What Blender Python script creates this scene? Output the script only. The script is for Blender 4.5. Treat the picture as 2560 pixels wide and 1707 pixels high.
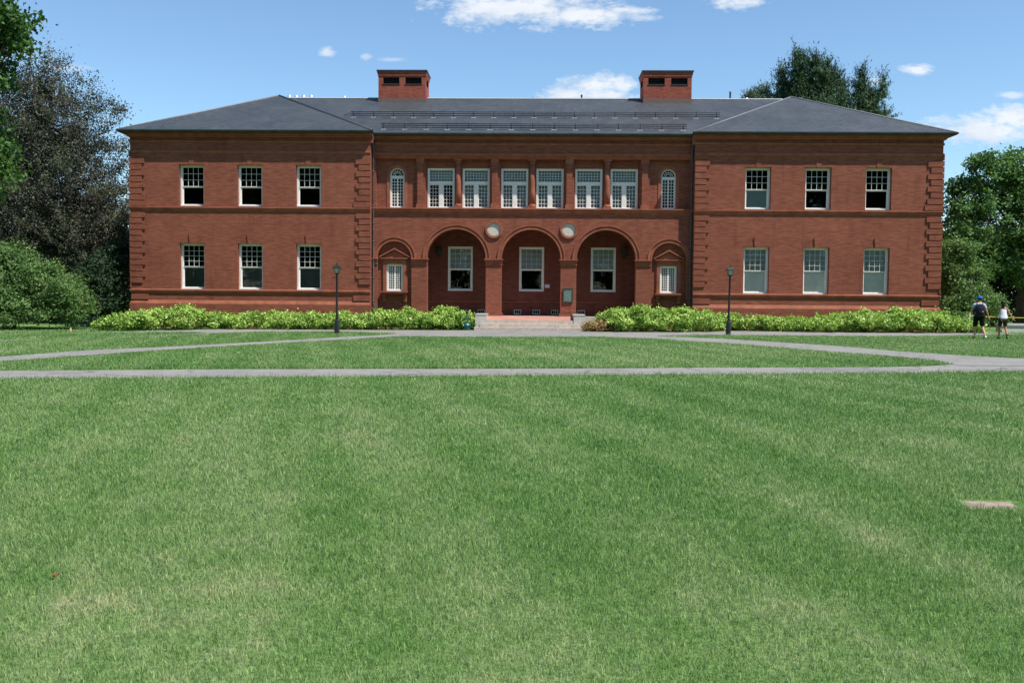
import bpy, math, random
import numpy as np
from mathutils import Matrix, Vector
for o in list(bpy.data.objects): bpy.data.objects.remove(o)
random.seed(4); rng = np.random.default_rng(11)
SC = bpy.context.scene; COL = SC.collection
PI = math.pi
# ------------------------------------------------------------------ camera
F_PX, PITCH, ROLL, YAW = 2200.0, 0.0488, 0.0084, 0.0243      # focal length in pixels of a 2560 wide frame
CAM = Vector((0.1574, -46.0, 1.6))
def cam_axes():
    c, s = math.cos(YAW), math.sin(YAW); r0 = Vector((c, s, 0)); h = Vector((-s, c, 0)); z = Vector((0, 0, 1))
    fw = h*math.cos(PITCH) - z*math.sin(PITCH); up = h*math.sin(PITCH) + z*math.cos(PITCH)
    c, s = math.cos(ROLL), math.sin(ROLL)
    return r0*c + up*s, up*c - r0*s, fw
R_, U_, F_ = cam_axes()
cd = bpy.data.cameras.new('camera'); cam = bpy.data.objects.new('camera', cd); COL.objects.link(cam)
cd.sensor_width = 36; cd.lens = 36*F_PX/2560; cd.clip_start = 0.05; cd.clip_end = 3000
cam.matrix_world = Matrix(((R_.x, U_.x, -F_.x, CAM.x), (R_.y, U_.y, -F_.y, CAM.y), (R_.z, U_.z, -F_.z, CAM.z), (0, 0, 0, 1)))
SC.camera = cam
# ------------------------------------------------------------------ light
SUN_AZ, SUN_EL = math.radians(55), math.radians(60)           # azimuth measured from the facade's normal towards the right
sv = Vector((math.sin(SUN_AZ)*math.cos(SUN_EL), -math.cos(SUN_AZ)*math.cos(SUN_EL), math.sin(SUN_EL)))
sl = bpy.data.lights.new('sun', 'SUN'); sl.energy = 5.0; sl.angle = math.radians(0.5); sl.color = (1.0, 0.955, 0.88)
so = bpy.data.objects.new('sun', sl); COL.objects.link(so); so.rotation_euler = sv.to_track_quat('Z', 'Y').to_euler(); so.location = (30, -20, 60)
VS = SC.view_settings; VS.view_transform = 'Standard'; VS.look = 'None'; VS.exposure = 0.35; VS.gamma = 1.0; VS.use_curve_mapping = False
W = bpy.data.worlds.new('World'); SC.world = W; W.use_nodes = True
def build_world():
    nt = W.node_tree; nt.nodes.clear(); N = nt.nodes.new; L = nt.links.new
    def math_(op, a, b=None, c=None, clamp=False):
        n = N('ShaderNodeMath'); n.operation = op; n.use_clamp = clamp
        for i, x in enumerate((a, b, c)):
            if x is None: continue
            if isinstance(x, (int, float)): n.inputs[i].default_value = x
            else: L(x, n.inputs[i])
        return n.outputs[0]
    sky = N('ShaderNodeTexSky'); sky.sky_type = 'NISHITA'; sky.sun_disc = False
    sky.sun_elevation = SUN_EL; sky.sun_rotation = math.atan2(sv.x, sv.y); sky.altitude = 100
    sky.air_density = 1.0; sky.dust_density = 0.15; sky.ozone_density = 3.0
    tc = N('ShaderNodeTexCoord'); sp = N('ShaderNodeSeparateXYZ'); L(tc.outputs['Generated'], sp.inputs[0])
    X = math_('DIVIDE', sp.outputs[0], sp.outputs[1]); Z = math_('DIVIDE', sp.outputs[2], sp.outputs[1])
    cb = N('ShaderNodeCombineXYZ'); L(X, cb.inputs[0]); L(Z, cb.inputs[1])
    n1 = N('ShaderNodeTexNoise'); n1.inputs['Scale'].default_value = 34; n1.inputs['Detail'].default_value = 7; n1.inputs['Roughness'].default_value = 0.6
    mp = N('ShaderNodeMapping'); mp.inputs['Scale'].default_value = (0.8, 1.7, 1); L(cb.outputs[0], mp.inputs[0]); L(mp.outputs[0], n1.inputs['Vector'])
    n3 = N('ShaderNodeTexNoise'); n3.inputs['Scale'].default_value = 120; n3.inputs['Detail'].default_value = 6; n3.inputs['Roughness'].default_value = 0.6; L(mp.outputs[0], n3.inputs['Vector'])
    nz = math_('SUBTRACT', math_('ADD', math_('MULTIPLY', n1.outputs[0], 0.7), math_('MULTIPLY', n3.outputs[0], 0.45)), 0.575)
    clouds = [(-0.023,0.3263,0.090,0.0245,1.0),(0.0485,0.3163,0.0636,0.0155,1.0),(-0.0677,0.3226,0.0386,0.0182,0.9),(0.1019,0.3216,0.0364,0.0055,0.8),(0.1153,0.3130,0.0273,0.0041,0.5),
      (0.2234,0.3347,0.0341,0.0109,1.0),(0.0629,0.2383,0.0330,0.0150,1.0),(0.0384,0.2281,0.0364,0.0091,0.9),(0.0977,0.2384,0.0164,0.0118,0.9),(0.0854,0.2273,0.0318,0.0091,0.9),
      (-0.2356,0.2754,0.0109,0.0059,0.75),(-0.1913,0.2701,0.0064,0.0036,0.45),(-0.1597,0.2666,0.0182,0.0027,0.35),(0.4212,0.2567,0.0218,0.0064,0.9),(0.4980,0.1925,0.0680,0.0175,1.0),
      (0.5283,0.2034,0.0380,0.0150,1.0),(0.4629,0.1888,0.0273,0.0082,0.9),(-0.5287,0.2561,0.0273,0.0055,0.4),(0.5251,0.2294,0.0155,0.0041,0.6),(0.3777,0.2435,0.0127,0.0082,0.4)]
    tot = None
    for (x, z, a, b, w) in clouds:
        dx = math_('DIVIDE', math_('SUBTRACT', X, x), a); dz = math_('DIVIDE', math_('SUBTRACT', Z, z), b)
        r = math_('SQRT', math_('ADD', math_('MULTIPLY', dx, dx), math_('MULTIPLY', dz, dz)))
        v = math_('ADD', math_('SUBTRACT', 1.12, r), math_('MULTIPLY', nz, 3.0))
        v = math_('MULTIPLY', math_('MULTIPLY', v, 1.15, clamp=True), w)
        tot = v if tot is None else math_('MAXIMUM', tot, v)
    tot = math_('SMOOTH_MIN', tot, 1.0, 0.3)
    tot = math_('MULTIPLY', tot, math_('GREATER_THAN', sp.outputs[1], 0.0), clamp=True)
    n2 = N('ShaderNodeTexNoise'); n2.inputs['Scale'].default_value = 22; n2.inputs['Detail'].default_value = 5; L(mp.outputs[0], n2.inputs['Vector'])
    cr = N('ShaderNodeValToRGB'); cr.color_ramp.elements[0].position = 0.33; cr.color_ramp.elements[0].color = (0.70, 0.77, 0.87, 1)
    cr.color_ramp.elements[1].position = 0.56; cr.color_ramp.elements[1].color = (0.86, 0.90, 0.95, 1); L(n2.outputs[0], cr.inputs[0])
    tint = N('ShaderNodeMix'); tint.data_type = 'RGBA'; tint.blend_type = 'MULTIPLY'; tint.inputs[0].default_value = 1.0; tint.inputs[7].default_value = (0.93, 1.03, 1.03, 1); L(sky.outputs[0], tint.inputs[6])
    b1 = N('ShaderNodeBackground'); L(tint.outputs[2], b1.inputs[0]); b1.inputs[1].default_value = 0.135
    b2 = N('ShaderNodeBackground'); L(cr.outputs[0], b2.inputs[0]); b2.inputs[1].default_value = 0.84
    mx = N('ShaderNodeMixShader'); L(tot, mx.inputs[0]); L(b1.outputs[0], mx.inputs[1]); L(b2.outputs[0], mx.inputs[2])
    out = N('ShaderNodeOutputWorld'); L(mx.outputs[0], out.inputs[0])
build_world()
# ------------------------------------------------------------------ helpers
def tag(o, label=None, cat=None, group=None, kind=None):
    if label: o['label'] = label
    if cat: o['category'] = cat
    if group: o['group'] = group
    if kind: o['kind'] = kind
    return o
def empty(name, loc=(0, 0, 0), rz=0.0, label=None, cat=None, group=None):
    o = bpy.data.objects.new(name, None); COL.objects.link(o); o.location = loc; o.rotation_euler = (0, 0, rz)
    o.empty_display_size = 0.2
    return tag(o, label, cat, group)
def link(name, me, mat, parent=None):
    o = bpy.data.objects.new(name, me); COL.objects.link(o)
    if mat: me.materials.append(mat)
    if parent: o.parent = parent
    return o
class MB:
    def __init__(s): s.v = []; s.f = []; s.sm = []
    def quad(s, a, b, c, d, sm=False): s.poly((a, b, c, d), sm)
    def poly(s, pts, sm=False):
        n = len(s.v); s.v += [tuple(p) for p in pts]; s.f.append(tuple(range(n, n+len(pts)))); s.sm.append(sm)
    def box(s, x0, x1, y0, y1, z0, z1):
        n = len(s.v)
        s.v += [(x0,y0,z0),(x1,y0,z0),(x1,y1,z0),(x0,y1,z0),(x0,y0,z1),(x1,y0,z1),(x1,y1,z1),(x0,y1,z1)]
        for q in ((0,3,2,1),(4,5,6,7),(0,1,5,4),(1,2,6,5),(2,3,7,6),(3,0,4,7)): s.f.append(tuple(n+i for i in q)); s.sm.append(False)
    def prism(s, pts, y0, y1):                    # polygon in (x, z) extruded in y, pts counter-clockwise seen from -y
        n = len(pts)
        s.poly([(x, y0, z) for x, z in pts]); s.poly([(x, y1, z) for x, z in reversed(pts)])
        for i in range(n):
            a, b = pts[i], pts[(i+1) % n]
            s.quad((a[0], y0, a[1]), (a[0], y1, a[1]), (b[0], y1, b[1]), (b[0], y0, b[1]))
    def tube(s, pts, rad, seg=8, cap=True):
        pts = [Vector(p) for p in pts]; n0 = len(s.v)
        if isinstance(rad, (int, float)): rad = [rad]*len(pts)
        prev = None
        for i, p in enumerate(pts):
            d = (pts[min(i+1, len(pts)-1)] - pts[max(i-1, 0)]).normalized()
            if prev is None:
                a = d.cross(Vector((0, 0, 1)) if abs(d.z) < 0.9 else Vector((1, 0, 0))).normalized()
            else: a = (prev - d*prev.dot(d)).normalized()
            prev = a; b = d.cross(a)
            for k in range(seg):
                t = 2*PI*k/seg; q = p + (a*math.cos(t) + b*math.sin(t))*rad[i]; s.v.append(tuple(q))
        for i in range(len(pts)-1):
            for k in range(seg):
                k2 = (k+1) % seg
                s.f.append((n0+i*seg+k, n0+i*seg+k2, n0+(i+1)*seg+k2, n0+(i+1)*seg+k)); s.sm.append(True)
        if cap:
            s.f.append(tuple(n0+k for k in reversed(range(seg)))); s.sm.append(False)
            s.f.append(tuple(n0+(len(pts)-1)*seg+k for k in range(seg))); s.sm.append(False)
    def lathe(s, prof, cx=0, cy=0, seg=16, cz=0, smooth=True):     # prof: [(r, z)]
        n0 = len(s.v)
        for r, z in prof:
            for k in range(seg):
                t = 2*PI*(k+0.5)/seg; s.v.append((cx+r*math.cos(t), cy+r*math.sin(t), cz+z))
        for i in range(len(prof)-1):
            for k in range(seg):
                k2 = (k+1) % seg; s.f.append((n0+i*seg+k, n0+i*seg+k2, n0+(i+1)*seg+k2, n0+(i+1)*seg+k)); s.sm.append(smooth)
        s.f.append(tuple(n0+k for k in reversed(range(seg)))); s.sm.append(False)
        s.f.append(tuple(n0+(len(prof)-1)*seg+k for k in range(seg))); s.sm.append(False)
    def ell(s, c, r, seg=12, rings=8):
        n0 = len(s.v)
        for i in range(rings+1):
            ph = PI*i/rings
            for k in range(seg):
                t = 2*PI*k/seg; s.v.append((c[0]+r[0]*math.sin(ph)*math.cos(t), c[1]+r[1]*math.sin(ph)*math.sin(t), c[2]-r[2]*math.cos(ph)))
        for i in range(rings):
            for k in range(seg):
                k2 = (k+1) % seg; s.f.append((n0+i*seg+k, n0+i*seg+k2, n0+(i+1)*seg+k2, n0+(i+1)*seg+k)); s.sm.append(True)
    def build(s, name, mat, parent=None):
        me = bpy.data.meshes.new(name); me.from_pydata(s.v, [], s.f); me.validate()
        if any(s.sm) and len(me.polygons) == len(s.sm): me.polygons.foreach_set('use_smooth', s.sm)
        return link(name, me, mat, parent)
def boxo(name, mat, parent, *b):
    m = MB(); m.box(*b); return m.build(name, mat, parent)
# ------------------------------------------------------------------ materials
class NT:
    def __init__(s, name):
        s.m = bpy.data.materials.new(name); s.m.use_nodes = True; s.t = s.m.node_tree; s.t.nodes.clear()
        s.out = s.n('ShaderNodeOutputMaterial')
    def n(s, t, **k):
        x = s.t.nodes.new(t)
        for a, b in k.items(): setattr(x, a, b)
        return x
    def l(s, a, b): s.t.links.new(a, b)
    def noise(s, scale, vec=None, detail=4, rough=0.55, map=None):
        x = s.n('ShaderNodeTexNoise'); x.inputs['Scale'].default_value = scale; x.inputs['Detail'].default_value = detail; x.inputs['Roughness'].default_value = rough
        if vec is not None:
            if map:
                mp = s.n('ShaderNodeMapping'); mp.inputs['Scale'].default_value = map; s.l(vec, mp.inputs[0]); vec = mp.outputs[0]
            s.l(vec, x.inputs['Vector'])
        return x.outputs[0]
    def ramp(s, fac, stops):
        r = s.n('ShaderNodeValToRGB'); e = r.color_ramp.elements
        while len(e) < len(stops): e.new(0.5)
        for i, (p, c) in enumerate(stops): e[i].position = p; e[i].color = (*c, 1)
        s.l(fac, r.inputs[0]); return r.outputs[0]
    def mix(s, a, b, fac, mode='MIX'):
        m = s.n('ShaderNodeMix'); m.data_type = 'RGBA'; m.blend_type = mode
        for v, i in ((fac, 0), (a, 6), (b, 7)):
            if isinstance(v, (int, float)): m.inputs[i].default_value = v
            elif isinstance(v, tuple): m.inputs[i].default_value = (*v, 1)
            else: s.l(v, m.inputs[i])
        return m.outputs[2]
    def math(s, op, a, b=0.0, clamp=False):
        m = s.n('ShaderNodeMath', operation=op, use_clamp=clamp)
        for i, v in enumerate((a, b)):
            if isinstance(v, (int, float)): m.inputs[i].default_value = v
            else: s.l(v, m.inputs[i])
        return m.outputs[0]
    def bsdf(s, col, rough=0.8, spec=0.3, metal=0.0, bump=None, bstr=0.3, bdist=0.02):
        b = s.n('ShaderNodeBsdfPrincipled')
        if isinstance(col, tuple): b.inputs['Base Color'].default_value = (*col, 1)
        else: s.l(col, b.inputs['Base Color'])
        if isinstance(rough, (int, float)): b.inputs['Roughness'].default_value = rough
        else: s.l(rough, b.inputs['Roughness'])
        b.inputs['Specular IOR Level'].default_value = spec; b.inputs['Metallic'].default_value = metal
        if bump is not None:
            bp = s.n('ShaderNodeBump'); bp.inputs['Strength'].default_value = bstr; bp.inputs['Distance'].default_value = bdist
            s.l(bump, bp.inputs['Height']); s.l(bp.outputs[0], b.inputs['Normal'])
        s.l(b.outputs[0], s.out.inputs[0]); return b
def pos(m): return m.n('ShaderNodeNewGeometry').outputs['Position']
def objc(m): return m.n('ShaderNodeTexCoord').outputs['Object']
def plain(name, col, rough=0.6, var=0.12, scale=6, spec=0.3, metal=0.0, bstr=0.1):
    m = NT(name); o = objc(m); nz = m.noise(scale, o, 5)
    c = m.ramp(nz, [(0.3, tuple(x*(1-var) for x in col)), (0.7, tuple(min(1, x*(1+var)) for x in col))])
    m.bsdf(c, rough, spec, metal, nz, bstr); return m.m
def brick_mat(name, base, stretch=True, bw=0.30, rh=0.052):
    m = NT(name); p = pos(m); sp = m.n('ShaderNodeSeparateXYZ'); m.l(p, sp.inputs[0])
    cb = m.n('ShaderNodeCombineXYZ'); m.l(m.math('ADD', sp.outputs[0], sp.outputs[1]), cb.inputs[0]); m.l(sp.outputs[2], cb.inputs[1])
    v = cb.outputs[0]
    bt = m.n('ShaderNodeTexBrick'); m.l(v, bt.inputs['Vector'])
    bt.inputs['Scale'].default_value = 1; bt.inputs['Mortar Size'].default_value = 0.0035; bt.inputs['Brick Width'].default_value = bw; bt.inputs['Row Height'].default_value = rh
    bt.inputs['Mortar Smooth'].default_value = 0.3; bt.inputs['Bias'].default_value = 0.0
    r, g, b = base
    bt.inputs['Color1'].default_value = (r*1.12, g*1.14, b*1.15, 1); bt.inputs['Color2'].default_value = (r*0.80, g*0.74, b*0.74, 1); bt.inputs['Mortar'].default_value = (r*0.66, g*0.80, b*0.9, 1)
    n1 = m.noise(1.0, v, 5, 0.6, (2.2, 19, 1)); n2 = m.noise(0.45, v, 5, 0.6); n3 = m.noise(1.0, v, 3, 0.6, (3.2, 21, 1))
    c = m.mix(bt.outputs[0], m.ramp(n1, [(0.32, (0.74, 0.70, 0.70)), (0.5, (1, 1, 1)), (0.72, (1.18, 1.17, 1.17))]), 0.6, 'MULTIPLY')
    c = m.mix(c, m.ramp(n2, [(0.3, (0.84, 0.82, 0.82)), (0.55, (1, 1, 1)), (0.75, (1.10, 1.08, 1.05))]), 0.8, 'MULTIPLY')
    st = m.noise(1.0, v, 4, 0.6, (2.6, 0.25, 1)); c = m.mix(c, m.ramp(st, [(0.30, (0.80, 0.79, 0.79)), (0.46, (1, 1, 1)), (0.75, (1.06, 1.05, 1.05))]), 0.8, 'MULTIPLY')
    c = m.mix(c, (r*1.25, g*1.9, b*2.2), m.math('MULTIPLY', m.math('SUBTRACT', n3, 0.60, True), 0.9, True))
    m.bsdf(c, 0.85, 0.15, 0, m.math('ADD', bt.outputs[1], m.math('MULTIPLY', n3, -1.2)), 0.5, 0.006); return m.m
M = {}
M['brick'] = brick_mat('facade brick', (0.268, 0.091, 0.056))
M['brick_shade'] = brick_mat('shade-toned porch brick', (0.20, 0.066, 0.045))  # same brick as the facade, darkened to put porch shade in its colour
M['chimney'] = brick_mat('chimney brick', (0.30, 0.085, 0.055), bw=0.22, rh=0.075)
def terra():
    m = NT('terracotta'); p = pos(m); n = m.noise(2.2, p, 6); n2 = m.noise(1.0, p, 3, 0.5, (2.5, 2.5, 0.7))
    c = m.ramp(n, [(0.3, (0.25, 0.080, 0.046)), (0.6, (0.335, 0.115, 0.066)), (0.8, (0.38, 0.135, 0.080))])
    c = m.mix(c, m.ramp(n2, [(0.35, (0.75, 0.72, 0.7)), (0.6, (1, 1, 1))]), 0.6, 'MULTIPLY')
    m.bsdf(c, 0.75, 0.2, 0, n, 0.2, 0.01); return m.m
M['terra'] = terra()
def slate():
    m = NT('slate roof'); p = pos(m); sp = m.n('ShaderNodeSeparateXYZ'); m.l(p, sp.inputs[0])
    cb = m.n('ShaderNodeCombineXYZ'); m.l(sp.outputs[0], cb.inputs[0]); m.l(m.math('MULTIPLY', sp.outputs[2], 2.25), cb.inputs[1]); v = cb.outputs[0]
    bt = m.n('ShaderNodeTexBrick'); m.l(v, bt.inputs['Vector']); bt.inputs['Scale'].default_value = 1; bt.inputs['Brick Width'].default_value = 0.26; bt.inputs['Row Height'].default_value = 0.19
    bt.inputs['Mortar Size'].default_value = 0.014; bt.inputs['Color1'].default_value = (0.066, 0.074, 0.082, 1); bt.inputs['Color2'].default_value = (0.043, 0.050, 0.057, 1); bt.inputs['Mortar'].default_value = (0.016, 0.019, 0.022, 1)
    n = m.noise(0.5, p, 6); n2 = m.noise(1.0, v, 4, 0.6, (2.2, 8, 1))
    c = m.mix(bt.outputs[0], m.ramp(n, [(0.3, (0.74, 0.77, 0.82)), (0.7, (1.28, 1.24, 1.20))]), 0.9, 'MULTIPLY')
    c = m.mix(c, (0.14, 0.155, 0.165), m.math('MULTIPLY', m.math('SUBTRACT', n2, 0.60, True), 1.6, True))
    m.bsdf(c, 0.55, 0.35, 0, bt.outputs[1], 0.35, -0.01); return m.m
M['slate'] = slate()
M['white'] = plain('white window paint', (0.78, 0.77, 0.73), 0.45, 0.05, 9)
M['lead'] = plain('lead flashing', (0.20, 0.21, 0.22), 0.5, 0.2)
M['darkmetal'] = plain('dark copper flashing', (0.035, 0.038, 0.042), 0.5, 0.3)
M['gutter'] = plain('gutter', (0.040, 0.050, 0.050), 0.5, 0.35, 3)
M['membrane'] = plain('roof edge coping', (0.80, 0.80, 0.78), 0.4, 0.05)
M['plate'] = plain('zinc plate', (0.60, 0.61, 0.62), 0.5)
M['steel'] = plain('galvanised steel', (0.72, 0.72, 0.74), 0.32, 0.08, 6, 0.5, 0.8)
M['pipe'] = plain('downspout', (0.085, 0.092, 0.098), 0.45, 0.3, 4)
M['black'] = plain('black lamp paint', (0.018, 0.019, 0.023), 0.38, 0.3, 8, 0.5)
M['stone'] = plain('pale granite', (0.47, 0.45, 0.42), 0.8, 0.14, 9, 0.2)
M['step'] = plain('tan step stone', (0.47, 0.405, 0.345), 0.85, 0.18, 5, 0.2)
M['cream'] = plain('medallion stone', (0.56, 0.51, 0.45), 0.8, 0.07, 9)
M['plaster'] = plain('shade-toned porch ceiling', (0.07, 0.045, 0.035), 0.9)  # porch shade painted into the ceiling colour
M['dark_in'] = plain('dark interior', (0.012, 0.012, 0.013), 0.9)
M['blind_grey'] = plain('grey roller shade', (0.36, 0.40, 0.41), 0.9, 0.1, 2)
M['blind_light'] = plain('pale roller shade', (0.86, 0.87, 0.83), 0.9, 0.08, 2)
M['blind_dim'] = plain('dim roller shade', (0.10, 0.115, 0.115), 0.9, 0.15, 1.5)
M['curtain'] = plain('blue grey shade', (0.38, 0.42, 0.46), 0.9, 0.08, 2)
M['bark'] = plain('bark', (0.10, 0.08, 0.062), 0.95, 0.35, 5, 0.1, 0, 0.8)
M['beech_bark'] = plain('smooth grey bark', (0.24, 0.22, 0.21), 0.85, 0.3, 3, 0.2)
def glass():
    m = NT('window glass'); fr = m.n('ShaderNodeFresnel'); fr.inputs[0].default_value = 1.5
    tr = m.n('ShaderNodeBsdfTransparent'); tr.inputs[0].default_value = (0.95, 0.97, 0.965, 1)
    gl = m.n('ShaderNodeBsdfGlossy'); gl.inputs['Roughness'].default_value = 0.015
    nz = m.noise(1.7, objc(m), 2); bp = m.n('ShaderNodeBump'); bp.inputs['Strength'].default_value = 0.03; bp.inputs['Distance'].default_value = 0.05; m.l(nz, bp.inputs['Height']); m.l(bp.outputs[0], gl.inputs['Normal'])
    mx = m.n('ShaderNodeMixShader'); m.l(m.math('MULTIPLY', m.math('ADD', fr.outputs[0], 0.0), 1.0), mx.inputs[0]); m.l(tr.outputs[0], mx.inputs[1]); m.l(gl.outputs[0], mx.inputs[2])
    m.l(mx.outputs[0], m.out.inputs[0]); return m.m
M['glass'] = glass()
def asphalt():
    m = NT('worn asphalt'); p = pos(m); a = m.noise(0.35, p, 6, 0.6); b = m.noise(60, p, 2); c3 = m.noise(2.2, p, 5)
    c = m.ramp(a, [(0.3, (0.215, 0.206, 0.196)), (0.5, (0.25, 0.240, 0.228)), (0.75, (0.285, 0.272, 0.258))])
    c = m.mix(c, m.ramp(b, [(0.35, (0.8, 0.8, 0.8)), (0.65, (1.15, 1.15, 1.15))]), 0.7, 'MULTIPLY')
    c = m.mix(c, m.ramp(c3, [(0.3, (0.80, 0.79, 0.77)), (0.6, (1.03, 1.03, 1.02))]), 0.9, 'MULTIPLY')
    vo = m.n('ShaderNodeTexVoronoi', feature='DISTANCE_TO_EDGE'); vo.inputs['Scale'].default_value = 0.33; m.l(m.mix(p, p, 0.5), vo.inputs['Vector'])
    wob = m.n('ShaderNodeVectorMath', operation='ADD'); m.l(p, wob.inputs[0]); nn = m.n('ShaderNodeTexNoise'); nn.inputs['Scale'].default_value = 1.5; m.l(p, nn.inputs['Vector']); m.l(nn.outputs['Color'], wob.inputs[1]); m.l(wob.outputs[0], vo.inputs['Vector'])
    c = m.mix(c, (0.10, 0.10, 0.095), m.math('MULTIPLY', m.math('LESS_THAN', vo.outputs['Distance'], 0.010), 0.6))
    m.bsdf(c, 0.9, 0.2, 0, b, 0.3, 0.005); return m.m
M['asphalt'] = asphalt()
def lawn_color(m, p, ground):
    big = m.noise(0.16, p, 4, 0.6); mid = m.noise(0.9, p, 5, 0.62); fine = m.noise(3.6, p, 5, 0.65)
    wv = m.n('ShaderNodeTexWave', wave_type='BANDS', bands_direction='X'); wv.inputs['Scale'].default_value = 0.21; wv.inputs['Distortion'].default_value = 1.6; wv.inputs['Detail'].default_value = 2
    mp = m.n('ShaderNodeMapping'); mp.inputs['Rotation'].default_value = (0, 0, -0.27); m.l(p, mp.inputs[0]); m.l(mp.outputs[0], wv.inputs['Vector'])
    s = m.math('ADD', m.math('MULTIPLY', big, 0.40), m.math('ADD', m.math('ADD', m.math('MULTIPLY', mid, 0.29), 0.08), m.math('ADD', m.math('MULTIPLY', fine, 0.30), m.math('MULTIPLY', wv.outputs[1], 0.085))))
    s = m.math('ADD', s, m.math('MULTIPLY', m.math('SUBTRACT', m.noise(14, p, 3, 0.6), 0.5), 0.18))
    xy = m.n('ShaderNodeSeparateXYZ'); m.l(p, xy.inputs[0])              # mower wheel tracks, pressed pale
    for x0, y0, k, wd, am in ((-5.25, -31.3, -0.29, 0.34, 0.085), (-3.75, -31.0, -0.24, 0.26, 0.055), (0.44, -33.8, -0.325, 0.22, 0.05), (2.6, -33.0, -0.36, 0.24, 0.045), (-8.2, -31.5, -0.34, 0.3, 0.07)):
        dd = m.math('ABSOLUTE', m.math('SUBTRACT', m.math('SUBTRACT', xy.outputs[0], x0), m.math('MULTIPLY', m.math('SUBTRACT', xy.outputs[1], y0), k)))
        g = m.math('SUBTRACT', 1.0, m.math('DIVIDE', dd, wd), True); lim = m.math('MULTIPLY', m.math('LESS_THAN', xy.outputs[1], -29.0), am)
        s = m.math('ADD', s, m.math('MULTIPLY', g, lim))
    ry = m.math('DIVIDE', m.math('ADD', xy.outputs[1], 19.5), 4.5); rx = m.math('DIVIDE', m.math('SUBTRACT', xy.outputs[0], 2.5), 9.0)
    dry = m.math('SUBTRACT', 1.0, m.math('ADD', m.math('MULTIPLY', ry, ry), m.math('MULTIPLY', rx, rx)), True)   # drier turf between the two paths
    s = m.math('ADD', s, m.math('MULTIPLY', dry, 0.09))
    if ground: st = [(0.50, (0.035, 0.075, 0.018)), (0.64, (0.058, 0.095, 0.026)), (0.76, (0.12, 0.12, 0.055)), (0.85, (0.26, 0.19, 0.12))]
    else: st = [(0.47, (0.093, 0.215, 0.045)), (0.58, (0.138, 0.270, 0.068)), (0.69, (0.205, 0.325, 0.112)), (0.80, (0.30, 0.375, 0.170)), (0.90, (0.50, 0.42, 0.27))]
    return m.ramp(s, st)
def lawn_ground():
    m = NT('lawn soil and turf'); p = pos(m)
    near = lawn_color(m, p, True); far = lawn_color(m, p, False)
    f = m.noise(28, p, 4, 0.7, (1, 1, 1)); c = m.mix(far, m.ramp(f, [(0.3, (0.35, 0.38, 0.35)), (0.62, (1.05, 1.05, 1.05))]), 1.0, 'MULTIPLY')
    c = m.mix(near, c, 0.85)
    m.bsdf(c, 0.95, 0.1, 0, f, 0.8, 0.03); return m.m
M['ground'] = lawn_ground()
def leafy(name, cols, trans=0.35, patch=0.6, pscale=0.8, island=True, spec=0.25, rough=0.55):
    """cols: dark, mid, light base colours of the leaves"""
    m = NT(name); g = m.n('ShaderNodeNewGeometry'); r = g.outputs['Random Per Island']; nz = m.noise(pscale, g.outputs['Position'], 3)
    f = m.math('ADD', m.math('MULTIPLY', r, 1-patch), m.math('MULTIPLY', m.math('MULTIPLY', m.math('SUBTRACT', nz, 0.5), 2.2), patch))
    f = m.math('ADD', f, patch*0.5, True)
    c = m.ramp(f, [(0.15, cols[0]), (0.5, cols[1]), (0.85, cols[2])])
    b = m.bsdf(c, rough, spec)
    tl = m.n('ShaderNodeBsdfTranslucent'); m.l(m.mix(c, (1.0, 1.0, 0.45), 1.0, 'MULTIPLY'), tl.inputs[0])
    mx = m.n('ShaderNodeMixShader'); mx.inputs[0].default_value = trans; m.l(b.outputs[0], mx.inputs[1]); m.l(tl.outputs[0], mx.inputs[2]); m.l(mx.outputs[0], m.out.inputs[0])
    return m.m
M['beech'] = leafy('copper beech leaves', [(0.036, 0.036, 0.032), (0.080, 0.078, 0.056), (0.115, 0.145, 0.075)], 0.25, 0.55, 0.5, spec=0.25, rough=0.5)
M['maple'] = leafy('maple leaves', [(0.045, 0.12, 0.028), (0.085, 0.19, 0.040), (0.15, 0.27, 0.075)], 0.35, 0.5, 0.6)
M['maple_dark'] = leafy('dark maple leaves', [(0.032, 0.085, 0.022), (0.060, 0.14, 0.032), (0.12, 0.22, 0.06)], 0.3, 0.5, 0.6)  # darker green leaves of the near maple
M['maple_far'] = leafy('far maple leaves', [(0.050, 0.13, 0.035), (0.105, 0.205, 0.060), (0.18, 0.30, 0.10)], 0.3, 0.5, 0.6)
M['thicket'] = leafy('thicket leaves', [(0.060, 0.13, 0.040), (0.12, 0.22, 0.065), (0.21, 0.31, 0.11)], 0.3, 0.5, 0.9)
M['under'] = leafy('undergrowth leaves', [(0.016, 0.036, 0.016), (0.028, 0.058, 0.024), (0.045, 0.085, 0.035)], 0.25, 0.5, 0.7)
M['pine'] = leafy('pine needles', [(0.026, 0.062, 0.030), (0.045, 0.095, 0.040), (0.095, 0.150, 0.060)], 0.15, 0.6, 0.35)
M['pine_pale'] = leafy('pale pine needles', [(0.05, 0.085, 0.055), (0.085, 0.13, 0.075), (0.13, 0.18, 0.11)], 0.15, 0.6, 0.5)
M['shrub'] = leafy('bright shrub leaves', [(0.11, 0.23, 0.045), (0.30, 0.48, 0.085), (0.58, 0.73, 0.19)], 0.28, 0.4, 1.6, spec=0.4, rough=0.45)
M['withered'] = leafy('withered leaves', [(0.20, 0.12, 0.045), (0.36, 0.24, 0.10), (0.50, 0.36, 0.18)], 0.25, 0.4, 3)
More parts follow.
